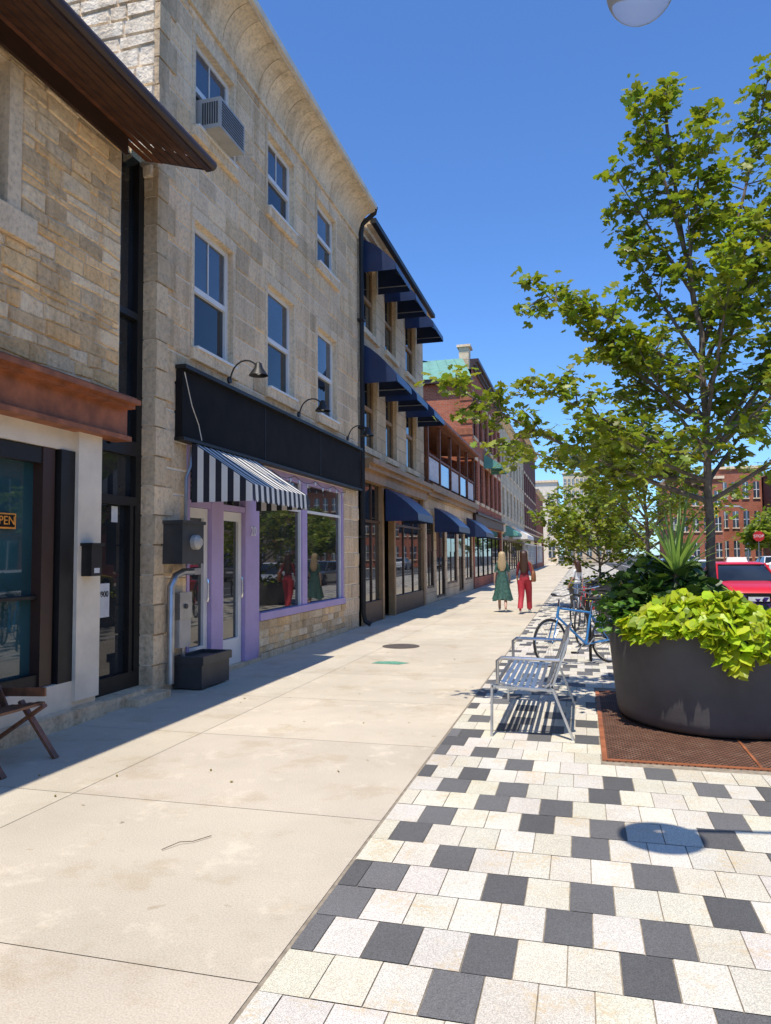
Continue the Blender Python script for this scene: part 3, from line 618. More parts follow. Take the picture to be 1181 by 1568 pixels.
g.build('green_roof_and_chimney',B)
rowb('cream_stone_building',46.6,66,10.6,M['cream'],[(4.2,6.0),(7.2,9.0)],7,M['brown'])
rowb('dark_brick_building',66.1,84,12.6,M['brick2'],[(4.2,6.0),(7.2,9.0)],7,M['white'])
rowb('corner_brick_building',84.1,100,9,M['brick'],[(4.2,6.0)],7,M['white'])
for a,b,z,m in ((48,51,3.6,M['awn_green']),(38,41,6.9,M['awn_green'])):
    A=group('green_awning',(FX+.4,(a+b)/2,z)); awning(a,b,FX,.9,z,z-.6,.2,m,m,8,A)
A=group('cream_awning',(FX+.4,57,3.4)); awning(54,61,FX,1.1,3.7,3.0,.3,M['stripe_w'],M['stripe_w'],8,A)
def facing(name,x0,x1,Y,z1,wm,floors,n,fm=None):
    B=group(name,((x0+x1)/2,Y+5,0)); g=MB(); g.box(x0,x1,Y,Y+12,-.1,z1,wm); g.box(x0-.2,x1+.2,Y-.25,Y+12.2,z1,z1+.35,M['trim'])
    for f in range(floors):
        z=1+f*(z1-1)/floors
        for k in range(n):
            x=x0+(x1-x0)*(k+.5)/n; w=(x1-x0)/n*.27; h=(z1-1)/floors*.55
            g.box(x-w,x+w,Y-.04,Y-.001,z,z+h,M['glassu']); g.box(x-w-.1,x+w+.1,Y-.14,Y-.001,z-.15,z-.003,M['trim'])
            g.box(x-.04,x+.04,Y-.07,Y-.041,z,z+h,fm or M['white']); g.box(x-w,x+w,Y-.072,Y-.042,z+h*.5-.04,z+h*.5+.04,fm or M['white'])
    g.build('walls_and_windows',B)
facing('white_modern_building',-13,-3.5,118,13,M['cream_p'],3,5)
facing('apartment_block',-4,4,190,22,M['cream'],7,8)
facing('low_stone_building',-3,8,150,9,M['ash3'],2,6)
facing('distant_brick_building',11,17.6,100,11,M['brick'],3,5)
facing('distant_brick_building',17.8,23,104,12.6,M['brick'],3,4)
facing('distant_brick_building',23.2,32,98,11.4,M['brick2'],3,6)
def opp(name,y0,y1,z1,wm):
    B=group(name,(24,(y0+y1)/2,0)); g=MB(); X=18; g.box(X,X+10,y0,y1,-.1,z1,wm); g.box(X-.3,X+10,y0,y1,z1,z1+.3,M['trim'])
    n=int((y1-y0)/3)
    for f in range(int(z1/3.2)):
        for k in range(n):
            y=y0+(y1-y0)*(k+.5)/n; z=.7+f*3.1
            g.box(X-.05,X-.001,y-.7,y+.7,z,z+1.8,M['glassu']); g.box(X-.12,X-.001,y-.8,y+.8,z-.15,z-.002,M['trim']); g.box(X-.08,X-.051,y-.04,y+.04,z,z+1.8,M['white'])
    g.build('walls_and_windows',B)
opp('opposite_brick_building',-25,0,9.5,M['brick']); opp('opposite_stone_building',0.2,22,11,M['cream']); opp('opposite_brick_building',22.2,45,9.5,M['brick']); opp('opposite_stone_building',45.2,66,8,M['ash3'])
g=MB(); g.box(15,18,-40,90,-.15,0,M['conc']); g.build('far_sidewalk')
# ------------------------------------------------------------------ vegetation
SH=[(0,0),(.22,.14),(.16,.32),(.46,.48),(.2,.6),(.3,.82),(0,1),(-.3,.82),(-.2,.6),(-.46,.48),(-.16,.32),(-.22,.14)]
SO=[(0,0),(.25,.25),(.3,.55),(.15,.85),(0,1),(-.15,.85),(-.3,.55),(-.25,.25)]
SV=[(0,.05),(.28,-.08),(.46,.2),(.36,.55),(.12,.85),(0,1.0),(-.12,.85),(-.36,.55),(-.46,.2),(-.28,-.08)]
def leaf(g,p,s,m,rng,shape=SH,up=.9,col=None,dirv=None):
    a=rng.uniform(0,2*math.pi); d=Vector((math.cos(a),math.sin(a),rng.uniform(-.7,.25))) if dirv is None else Vector(dirv)
    d.normalize(); nn=Vector((rng.gauss(0,.55),rng.gauss(0,.55),up)); w=d.cross(nn)
    if w.length<1e-4: return
    w.normalize(); nn=w.cross(d)
    if nn.z<0: nn=-nn
    c=col or (lambda t:(t*rng.uniform(.8,1.2),t,t*rng.uniform(.6,1.2)))(rng.uniform(.6,1.25))
    P=[]
    for x,y in shape: P.append(p+d*(y*s)+w*(x*s)-nn*(abs(x)*s*.25+ y*y*s*.12))
    g.face(P,m,c)
def bez(a,b,c,t): return a*(1-t)**2+b*2*t*(1-t)+c*t*t
def tree(name,base,trunk,limbs,seed,nt=13,nl=34,ls=.115,tr=.05,lm=None,spread=.09,tl=(.22,.5),shape=SH,t0=.3):
    rng=random.Random(seed); lm=lm or M['leaf']; T=group(name,base); wd=MB(); lf=MB()
    TP=[Vector(p) for p in trunk]; n=len(TP)
    sm=[]
    for i in range(n-1):
        for k in range(4): sm.append(TP[i].lerp(TP[i+1],k/4)+Vector((rng.gauss(0,.008),rng.gauss(0,.008),0)))
    sm.append(TP[-1]); wd.tube(sm,[tr*(1-.85*i/(len(sm)-1)) for i in range(len(sm))],M['bark'],9)
    def at(z):
        for i in range(n-1):
            if TP[i].z<=z<=TP[i+1].z: return TP[i].lerp(TP[i+1],(z-TP[i].z)/(TP[i+1].z-TP[i].z))
        return TP[-1]
    L=[(z0,Vector(e)) for z0,e in limbs]+[(TP[-1].z-1.1,TP[-1]+Vector((0,0,.12)))]
    def twig(p,d,ln):
        q=p+d*ln; mid=p.lerp(q,.5)+Vector((0,0,.03)); wd.tube([p,mid,q],[.008,.006,.003],M['bark'],4,False)
        tone=rng.uniform(.8,1.15)
        for k in range(nl):
            u=rng.random()**.6
            c=bez(p,mid,q,min(1,u*1.05))+Vector((rng.gauss(0,spread),rng.gauss(0,spread),rng.gauss(0,spread*.6)))
            t=tone*rng.uniform(.65,1.2)
            leaf(lf,c,ls*rng.uniform(.55,1.2),lm,rng,shape,.9,(t*rng.uniform(.8,1.2),t,t*rng.uniform(.6,1.2)))
    for z0,e in L:
        s=at(z0); ln=(e-s).length
        mid=s.lerp(e,.5)+Vector((rng.uniform(-.1,.1),rng.uniform(-.1,.1),-.08*ln+.05)) if z0<TP[-1].z-1.2 else s.lerp(e,.5)
        pts=[bez(s,mid,e,i/9) for i in range(10)]
        r0=.016+.005*ln; wd.tube(pts,[r0*(1-.8*i/9) for i in range(10)],M['bark'],6,False)
        k_n=max(5,int(nt*ln/1.8))
        for k in range(k_n):
            t=t0+(1-t0)*(k+rng.random())/k_n; t=min(t,1); p=bez(s,mid,e,t)
            ax=(e-s).normalized(); dd=Vector((rng.gauss(0,1),rng.gauss(0,1),rng.gauss(.15,.6)))
            dd=(dd-ax*dd.dot(ax)*.6).normalized()+ax*.5; dd.normalize()
            twig(p,dd,rng.uniform(*tl)*(1.1-.45*t))
        twig(e,(e-s).normalized(),.15)
    wd.build('trunk_and_limbs',T,True,fix=False); lf.build('crown_leaves',T,fix=False)
    return T
tree('street_tree',(1.24,7.7,.8),[(1.24,7.7,.75),(1.23,7.7,2.2),(1.2,7.7,3.8),(1.05,7.75,5.0),(.95,7.8,6.2)],
 [(2.1,(-1.2,7.2,3.3)),(2.3,(-.8,8.3,2.85)),(2.9,(-.38,7.9,4.5)),(2.5,(-.35,7.0,3.2)),(3.3,(.1,7.4,4.1)),(2.1,(2.7,7.3,3.2)),(2.5,(2.6,8.4,4.4)),(3.1,(2.3,7.6,5.8)),(3.6,(1.95,7.9,6.4)),
  (2.8,(1.35,6.75,4.2)),(4.2,(.48,7.8,5.5)),(4.5,(1.25,7.7,5.9)),(2.9,(.9,9,4.0)),(2.2,(.4,8.9,2.9)),(2.3,(2.0,9,3.2)),(3.5,(.55,7.9,4.9)),(2.3,(.2,6.9,2.8)),(3.4,(1.9,7.2,4.9)),(2.6,(.55,7.4,3.7)),(2.6,(1.9,7.9,3.7)),(3.6,(1.6,8.1,4.6)),(4.6,(.7,7.6,6.2)),(2.5,(1.8,6.9,3.1)),(2.9,(.3,8.4,3.8)),(4.0,(1.1,7.5,5.0))],11,nt=12,nl=28,ls=.115,spread=.08,t0=.24)
def autotree(name,x,y,h,r,seed,z0=2.0,nl=30,ls=.13,lm=None,n=16,base=.6,tr=.05,nt=11,spread=.12,shape=SH):
    rg=random.Random(seed); lim=[]
    for k in range(n):
        u=(k+.5)/n; zs=z0*.9+(h-z0-1.2)*u*.8; a=k*2.4+rg.uniform(-.4,.4); rr=r*(1-.55*u)*rg.uniform(.75,1.1)
        lim.append((max(base+.2,zs),(x+rr*math.cos(a),y+rr*math.sin(a),min(h-.1,zs+.3+rr*.45+rg.uniform(-.1,.5)))))
    return tree(name,(x,y,base),[(x,y,base-.1),(x+.03,y,z0),(x-.03,y+.03,(z0+h)/2),(x,y,h-.3)],lim,seed,nt,nl,ls,tr,lm,spread,shape=shape)
autotree('street_tree',1.2,14.6,4.8,1.8,21,z0=1.8,n=15,nl=20,nt=9)
autotree('street_tree',.5,22.5,4.6,1.9,22,z0=1.0,n=20,nl=22,ls=.17,nt=10,shape=SO,spread=.14)
for i,(x,y,h,r) in enumerate(((15.9,72,5,2.0),(18,78,6,2.6),(21,84,7,3),(6,120,9,4),(-1,105,8,3.4),(24,90,8,3.6))):
    autotree('distant_tree',x,y,h,r,40+i,z0=1.6,n=12,nl=11,ls=.55,lm=M['leaf'],tr=.12,nt=7,spread=.33,base=0,shape=SO)
# ------------------------------------------------------------------ planter
def planter(x,y,r,h):
    P=group('round_planter',(x,y,0)); g=MB()
    g.lathe([(r*.78,.015),(r*.88,.02),(r*.915,.06),(r*.93,.13),(r*.97,h*.6),(r,h-.02),(r-.005,h),(r-.05,h),(r-.06,h-.1)],(x,y,0),M['planter'],72,cap=False)
    g.build('pot',P,50)
    g=MB(); g.lathe([(.01,h-.07),(r-.055,h-.1)],(x,y,0),M['soil'],40,cap=False); g.build('soil',P,fix=False)
    return P
planter(1.24,7.7,1.0,.92)
rg=random.Random(5)
S=group('lime_potato_vine',(1.1,6.85,1)); g=MB()
for k in range(1150):
    a=rg.uniform(-2.5,-1.2); t=rg.random(); edge=max(0,1-abs((a+1.83)/.68)**2)
    drop=.08+.36*math.exp(-((a+1.60)/.13)**2)+.10*math.exp(-((a+2.3)/.2)**2)+.20*math.exp(-((a+1.36)/.08)**2)
    if t<.6:
        rr=rg.uniform(.62,1.08); z=.97+(.25*math.sin(math.pi*min(1,max(0,(rr-.5)/.62)))+.05*math.sin(a*11))*(.35+.65*edge)+rg.uniform(-.06,.05)
    else: rr=1.04+rg.uniform(0,.09); z=1.02-rg.random()*drop
    p=Vector((1.24+rr*math.cos(a),7.7+rr*math.sin(a),z)); t=rg.uniform(.5,1.15)
    leaf(g,p,rg.uniform(.07,.135),M['lime'],rg,SV,.8,(t*rg.uniform(.75,1.1),t,t),dirv=(math.cos(a)*.8+rg.gauss(0,.5),math.sin(a)*.8+rg.gauss(0,.5),-.5+rg.gauss(0,.3)))
g.build('vine_leaves',S,fix=False)
S=group('leafy_shrub',(.7,7.6,1)); g=MB()
for k in range(950):
    th=rg.uniform(0,6.28); q=rg.random()**.4; x=.78+.48*q*math.cos(th); y=7.6+.55*q*math.sin(th); z=.95+(.62*math.sqrt(max(0,1-(q*.92)**2)))*rg.random()**.4+.06*math.sin(th*5)
    leaf(g,Vector((x,y,z)),rg.uniform(.09,.17),M['leafd'],rg,SO,.5)
for k in range(420):
    a=rg.uniform(2.2,3.9); rr=rg.uniform(.8,1.1); leaf(g,Vector((1.24+rr*math.cos(a),7.7+rr*math.sin(a),.97+rg.uniform(-.14,.22))),rg.uniform(.05,.1),M['leafd'],rg,SO,.5,(2.0,2.1,.9))
for k in range(260):
    a=rg.uniform(-1.1,1.4); rr=rg.uniform(.4,.98); leaf(g,Vector((1.24+rr*math.cos(a),7.7+rr*math.sin(a),.93+rg.uniform(-.06,.12))),rg.uniform(.05,.09),M['leafd'],rg,SO,.5,(1.1,1.2,.8))
g.build('shrub_leaves',S,fix=False)
g=MB()
for k in range(90):
    a=rg.uniform(-2.4,-.2); rr=rg.uniform(.35,.7) if k%2 else rg.uniform(.8,.95); a=a if k%2 else rg.uniform(-1.0,-.3); p=(1.24+rr*math.cos(a),7.7+rr*math.sin(a),1.05+rg.uniform(0,.12))
    g.lathe([(.003,0),(.02,.02),(.024,.03)],p,M['flower'],6,cap=False)
g.build('purple_flowers',S,fix=False)
S=group('spike_plant',(1.02,7.3,1)); g=MB()
for k in range(60):
    a=rg.uniform(0,6.28); L=rg.uniform(.5,.9); e=rg.uniform(.45,1.45); d=Vector((math.cos(a)*math.cos(e),math.sin(a)*math.cos(e),math.sin(e))); w=Vector((-math.sin(a),math.cos(a),0))*.022
    p0=Vector((.86,7.3,1.40)); c=(rg.uniform(.7,1.3),)*3; prev=None
    for q in range(7):
        t=q/6; p=p0+d*(L*t)-Vector((0,0,.38*L*t*t*math.cos(e))); ww=w*(1.1-t)*(1 if q else .6)
        if prev: g.face([prev[0],prev[1],p+ww,p-ww],M['spike'],c)
        prev=(p-ww,p+ww)
g.tube([(.86,7.3,.85),(.86,7.3,1.43)],.025,M['bark'],8)
g.build('strap_leaves',S,fix=False)
for i,(x,y) in enumerate(((1.2,14.6),(.5,22.5))):
    P=planter(x,y,.9,.75); g=MB()
    for k in range(420):
        th=rg.uniform(0,6.28); q=rg.random()**.5; leaf(g,Vector((x+1.0*q*math.cos(th),y+1.0*q*math.sin(th),.72+.45*rg.random()*(1.1-q))),rg.uniform(.1,.18),M['leafd'] if k%3 else M['lime'],rg,SO,.6)
    g.build('planting',P,fix=False)
# ------------------------------------------------------------------ bench
S=group('slatted_bench',(-.45,7.3,0)); g=MB(); y0,y1=6.52,8.05
prof=[(-.80,.40),(-.775,.455),(-.72,.475),(-.62,.455),(-.52,.43),(-.42,.415),(-.34,.43),(-.285,.49),(-.25,.57),(-.22,.66),(-.19,.75),(-.16,.83),(-.12,.87)]
for yy in (y0+.04,y1-.04): g.tube([(x,yy,z-.012) for x,z in prof],.014,M['alu'],7)
for i in range(len(prof)-1):
    (xa,za),(xb,zb)=prof[i],prof[i+1]
    n=2 if math.hypot(xb-xa,zb-za)>.085 else 1
    for k in range(n):
        t=(k+.5)/n; x=xa+(xb-xa)*t; z=za+(zb-za)*t; an=math.atan2(zb-za,xb-xa)
        g.obox((x,(y0+y1)/2,z),(.034,y1-y0,.008),Matrix.Rotation(-an,3,'Y'),M['alu'])
for yy in (y0,y1):
    g.beam((-.79,yy,.46),(-.80,yy,.0),.045,.02,M['alu']); g.beam((-.28,yy,.47),(-.10,yy,.0),.045,.02,M['alu'])
    g.beam((-.79,yy,.44),(-.28,yy,.42),.045,.02,M['alu']); g.beam((-.27,yy,.44),(-.12,yy,.88),.045,.02,M['alu'])
    g.tube([(-.74,yy,.46),(-.74,yy,.66),(-.7,yy,.69),(-.3,yy,.68),(-.2,yy,.68)],.016,M['alu'],8)
g.beam((-.78,y0,.42),(-.78,y1,.42),.03,.02,M['alu']); g.beam((-.3,y0,.41),(-.3,y1,.41),.03,.02,M['alu'])
g.build('bench_frame_and_slats',S,40)
# ------------------------------------------------------------------ chair
S=group('wooden_folding_chair',(-4.5,4.75,0)); g=MB()
for yy in (4.45,5.0):
    g.beam((-4.82,yy,.02),(-4.2,yy,.42),.05,.025,M['chairw']); g.beam((-4.1,yy+.02,.0),(-4.45,yy+.02,.44),.05,.025,M['chairw']); g.beam((-4.68,yy+.02,.1),(-4.80,yy+.02,.85),.05,.025,M['chairw'])
    g.beam((-4.78,yy+.03,.50),(-4.22,yy+.03,.52),.02,.07,M['chairw'])
for k in range(6): g.box(-4.72+k*.085,-4.655+k*.085,4.4,5.04,.36+k*.012,.38+k*.012,M['chairw'])
for k in range(7): g.beam((-4.56,4.47+k*.085,.38),(-4.78,4.47+k*.085,.80),.018,.06,M['chairw'])
g.build('chair_slats_and_legs',S)
# ------------------------------------------------------------------ bicycle
def bicycle(pos,ang,fm,steer=.3,lean=.05):
    S=group('bicycle',(pos[0],pos[1],0)); fr_=MB(); wh=MB()
    xf=Matrix.Translation(Vector((pos[0],pos[1],0)))@Matrix.Rotation(ang,4,'Z')@Matrix.Rotation(lean,4,'X')
    def wheel(cx_,st):
        rot=Matrix.Translation((cx_,0,.34))@Matrix.Rotation(st,4,'Z')
        def w(a,r,y=0): return rot@Vector((r*math.cos(a),y,r*math.sin(a)))
        A=[2*math.pi*k/36 for k in range(36)]
        wh.tube([w(a,.325) for a in A],.017,M['rubber'],8,closed=True); wh.tube([w(a,.302) for a in A],.010,M['chrome'],6,closed=True)
        for k in range(24):
            a=2*math.pi*k/24; wh.tube([w(a+.3*(1 if k%2 else -1),.02,.02*(1 if k%4<2 else -1)),w(a,.3)],.0018,M['chrome'],3,False)
        wh.tube([rot@Vector((0,-.04,0)),rot@Vector((0,.04,0))],.02,M['chrome'],8)
        return rot
    wheel(0,0); rt=wheel(1.03,steer)
    t=fr_.tube; bb=(.43,0,.29); ht=(.86,0,.84); hb=(.90,0,.68)
    t([bb,(.33,0,.72)],.016,fm,8); t([(.33,0,.72),(.28,0,.92)],.012,M['chrome'],8); t([(.33,0,.74),(.865,0,.82)],.015,fm,8); t([bb,(.89,0,.70)],.018,fm,8); t([ht,hb],.02,fm,8)
    for s in (-.05,.05):
        t([(bb[0],s*.6,bb[2]),(0,s,.34)],.009,fm,6); t([(.335,s*.4,.72),(0,s,.34)],.008,fm,6)
        e=rt@Vector((0,s,0)); t([(.90,s*.7,.68),(.95,s,.6),tuple(e)],.010,fm,6)
    t([ht,(.85,0,.95)],.014,M['chrome'],8)
    h=[(.70,-.30,1.0),(.80,-.27,1.02),(.87,-.12,.99),(.87,.12,.99),(.80,.27,1.02),(.70,.30,1.0)]; t(h,.011,M['chrome'],7); t(h[:2],.016,M['rubber'],7); t(h[-2:],.016,M['rubber'],7)
    fr_.loft([[(.14+dx,w*math.cos(a),.94+h2*math.sin(a)) for a in [2*math.pi*k/10 for k in range(10)]] for dx,w,h2 in ((0,.03,.015),(.03,.075,.03),(.12,.07,.03),(.2,.03,.022),(.29,.018,.015))],M['rubber'])
    A=[2*math.pi*k/24 for k in range(24)]; t([(bb[0]+.09*math.cos(a),-.05,bb[2]+.09*math.sin(a)) for a in A],.005,M['galv'],5,closed=True)
    t([(bb[0],-.07,bb[2]),(bb[0]+.12,-.07,bb[2]-.12)],.009,M['galv'],6); t([(bb[0],.07,bb[2]),(bb[0]-.12,.07,bb[2]+.12)],.009,M['galv'],6); fr_.box(.51,.59,-.16,-.08,.155,.175,M['rubber']); fr_.box(.27,.35,.08,.16,.40,.42,M['rubber'])
    t([(bb[0],-.05,bb[2]+.09),(0,-.05,.38)],.004,M['rubber'],4); t([(bb[0],-.05,bb[2]-.09),(0,-.05,.30)],.004,M['rubber'],4)
    wh.build('wheels',S,True,fix=False,xf=xf); fr_.build('frame',S,40,xf=xf)
bicycle((.40,11.25),math.radians(-145),M['bikeb'],.25)
bicycle((.5,14.0),math.radians(-120),M['blackm'],.2); bicycle((.35,16.6),math.radians(-118),M['galv'],.2); bicycle((.45,18.3),math.radians(-115),M['red'],.2)
for y in (11.35,13.7,16.3,18.1):
    S=group('bike_rack',(.3,y,0)); g=MB(); g.tube([(.1,y,0),(.1,y,.7)]+[(.3-.2*math.cos(a),y,.7+.2*math.sin(a)) for a in [math.pi*k/8 for k in range(1,8)]]+[(.5,y,.7),(.5,y,0)],.022,M['blackm'],8); g.build('hoop',S,True)
# ------------------------------------------------------------------ people
def person(name,pos,ang,H,top,bottom,sleeve,hairm,dress=None,bag=False,hairlen=1.15,stride=1,shoe=None):
    S=group(name,(pos[0],pos[1],0)); k=H/1.68
    V=[];E=[];Rr=[]
    def v(x,y,z,r,p=None):
        V.append((x,y,z)); Rr.append(r)
        if p is not None: E.append((p,len(V)-1))
        return len(V)-1
    pel=v(0,0,.93,(.135,.10)); sp=v(0,.005,1.08,(.105,.082),pel); ch=v(0,0,1.25,(.125,.09),sp); nb=v(0,-.005,1.38,(.075,.06),ch); nk=v(0,.005,1.455,(.046,.046),nb)
    h1=v(0,.02,1.53,(.066,.076),nk); h2=v(0,.015,1.60,(.07,.082),h1); v(0,.01,1.655,(.042,.05),h2)
    for s in (-1,1):
        sw=s*stride*.5
        sh=v(s*.135,-.005,1.355,(.05,.05),nb)
        if bag and s==1: el=v(s*.215,-.06,1.10,(.036,.036),sh); wr=v(s*.2,.1,1.0,(.024,.024),el); d=Vector((-.02,.09,.01))
        else: el=v(s*.195,-.02-.08*sw,1.10,(.036,.036),sh); wr=v(s*.215,.03-.22*sw+.04,.87,(.023,.023),el); d=Vector((0,.02,-.085))
        w0=Vector(V[wr]); pm=v(*(w0+d*.7),(.024,.016),wr)
        for q,(off,ln) in enumerate(((-.024,.065),(-.008,.078),(.009,.073),(.025,.058))):
            b0=w0+d*1.0+(Vector((0,off,0)) if not(bag and s==1) else Vector((off,0,0))); f1=v(*b0,(.0095,.0095),pm); f2=v(*(b0+d.normalized()*ln*.55+Vector((-s*.006,0,0))),(.009,.009),f1); v(*(b0+d.normalized()*ln+Vector((-s*.02,0,0))),(.0075,.0075),f2)
        tb=w0+d*.45+Vector((-s*.012,.03,0)); t1=v(*tb,(.010,.010),pm); v(*(tb+d.normalized()*.045+Vector((-s*.01,.012,0))),(.0085,.0085),t1)
        hp=v(s*.085,0,.87,(.088,.088),pel)
        f=s*stride
        if f>0: kn=v(s*.09,.17,.50,(.056,.056),hp); an=v(s*.085,.24,.10,(.036,.036),kn); v(s*.09,.37,.05,(.034,.026),an); v(s*.085,.21,.04,(.032,.03),an)
        else: kn=v(s*.09,-.02,.49,(.056,.056),hp); an=v(s*.085,-.27,.14,(.036,.036),kn); v(s*.09,-.17,.035,(.034,.024),an)
    me=bpy.data.meshes.new('sk'); me.from_pydata(V,E,[]); o=bpy.data.objects.new('sk',me); bpy.context.collection.objects.link(o)
    md=o.modifiers.new('s','SKIN'); md.use_smooth_shade=True
    for i,r in enumerate(Rr): me.skin_vertices[0].data[i].radius=r; me.skin_vertices[0].data[i].use_root=(i==0)
    o.modifiers.new('u','SUBSURF').levels=2
    dg=bpy.context.evaluated_depsgraph_get(); m2=bpy.data.meshes.new_from_object(o.evaluated_get(dg)); bpy.data.objects.remove(o)
    for m in (M['skin'],top,bottom,shoe or M['whcl']): m2.materials.append(m)
    for p in m2.polygons:
        c=p.center
        if c.z<.09: p.material_index=3
        elif c.z>.78 and abs(c.x)>.165: p.material_index=1 if c.z>sleeve else 0
        elif c.z>1.40: p.material_index=0
        elif c.z>.97: p.material_index=1
        else: p.material_index=2
        p.use_smooth=True
    xf=Matrix.Translation(Vector((pos[0],pos[1],0)))@Matrix.Rotation(ang,4,'Z')@Matrix.Scale(k,4)
    m2.transform(xf); b=bpy.data.objects.new('body',m2); bpy.context.collection.objects.link(b); adopt(b,S)
    g=MB(); A=[2*math.pi*q/28 for q in range(28)]
    prof=[(1.705,.02,.02,.0),(1.69,.06,.07,-.0),(1.655,.088,.095,-.01),(1.6,.098,.098,-.022),(1.54,.098,.088,-.038),(1.47,.102,.07,-.06),(1.40,.112,.055,-.075),(1.30,.115,.045,-.085),(hairlen+.08,.10,.035,-.09),(hairlen,.05,.02,-.09)]
    g.loft([[(rx*math.cos(a)*(1+.06*math.sin(7*a+z*9)),cy+ry*math.sin(a)*(1+.08*math.sin(9*a)),z) for a in A] for z,rx,ry,cy in prof],hairm); g.build('hair',S,True,xf=xf)
    g=MB(); g.lathe([(.002,.0),(.012,-.015),(.014,-.03),(.002,-.036)],(0,.10,1.575),M['skin'],8)
    for s in (-1,1): g.lathe([(.001,-.008),(.010,-.004),(.010,.004),(.001,.008)],(s*.028,.088,1.585),M['black'],8); g.lathe([(.001,-.02),(.012,-.012),(.012,.014),(.001,.024)],(s*.083,.01,1.56),M['skin'],8)
    g.box(-.022,.022,.088,.096,1.525,1.533,M['burg']); g.build('face_features',S,True,xf=xf)
    if dress:
        g=MB(); A=[2*math.pi*q/48 for q in range(48)]
        pr=[(1.40,.10,.07,0,0),(1.36,.135,.085,0,0),(1.25,.145,.108,0,.005),(1.08,.122,.098,.0,.01),(.98,.15,.12,0,.02),(.85,.175,.145,0,.05),(.65,.205,.19,-.005,.09),(.48,.235,.23,-.01,.13),(.34,.27,.26,-.02,.15)]
        g.loft([[((rx)*math.cos(a)*(1+f*math.sin(9*a+z*3)),cy+ry*math.sin(a)*(1+f*math.cos(7*a)),z+(.03*math.sin(3*a) if z<.4 else 0)) for a in A] for z,rx,ry,cy,f in pr],dress,cap=False); g.build('dress',S,True,xf=xf,fix=False)
    if bottom is M['redcl']:
        g=MB(); A=[2*math.pi*q/20 for q in range(20)]
        for s in (-1,1):
            f=s*stride; kn=(.17,.50) if f>0 else (-.02,.49); an=(.235,.12) if f>0 else (-.26,.16)
            pts=[(0,.90,.10),(kn[0]*.5,.7,.098),(kn[0],kn[1],.08),((kn[0]+an[0])/2,(kn[1]+an[1])/2,.072),(an[0],an[1],.07)]
            g.loft([[(s*.088+r*math.cos(a)*(1+.04*math.sin(5*a)),y+r*1.05*math.sin(a),z) for a in A] for y,z,r in pts],bottom,cap=False)
        g.build('trousers',S,True,xf=xf,fix=False)
    if bag:
        g=MB(); A=[2*math.pi*q/16 for q in range(16)]
        g.loft([[(.25+.06*math.cos(a)*w,-.02+.16*math.sin(a)*w,z) for a in A] for z,w in ((.86,.8),(.89,1.05),(1.0,1.0),(1.12,.8),(1.15,.6))],M['leather'])
        g.tube([(.25,-.12,1.12),(.2,-.08,1.35),(.12,-.02,1.41),(.2,.06,1.33),(.25,.08,1.12)],.012,M['leather'],6); g.build('shoulder_bag',S,True,xf=xf)
person('woman_in_green_dress',(-2.15,20.5),.1,1.66,M['gdress'],M['skin'],1.12,M['blond'],dress=M['gdress'],stride=-1)
person('woman_in_red',(-1.5,20.0),-.08,1.68,M['burg'],M['redcl'],1.02,M['bru'],bag=True,hairlen=1.1)
person('pedestrian_in_white',(-.12,20.5),.9,1.42,M['whcl'],M['denim'],1.15,M['bru'],hairlen=1.4)
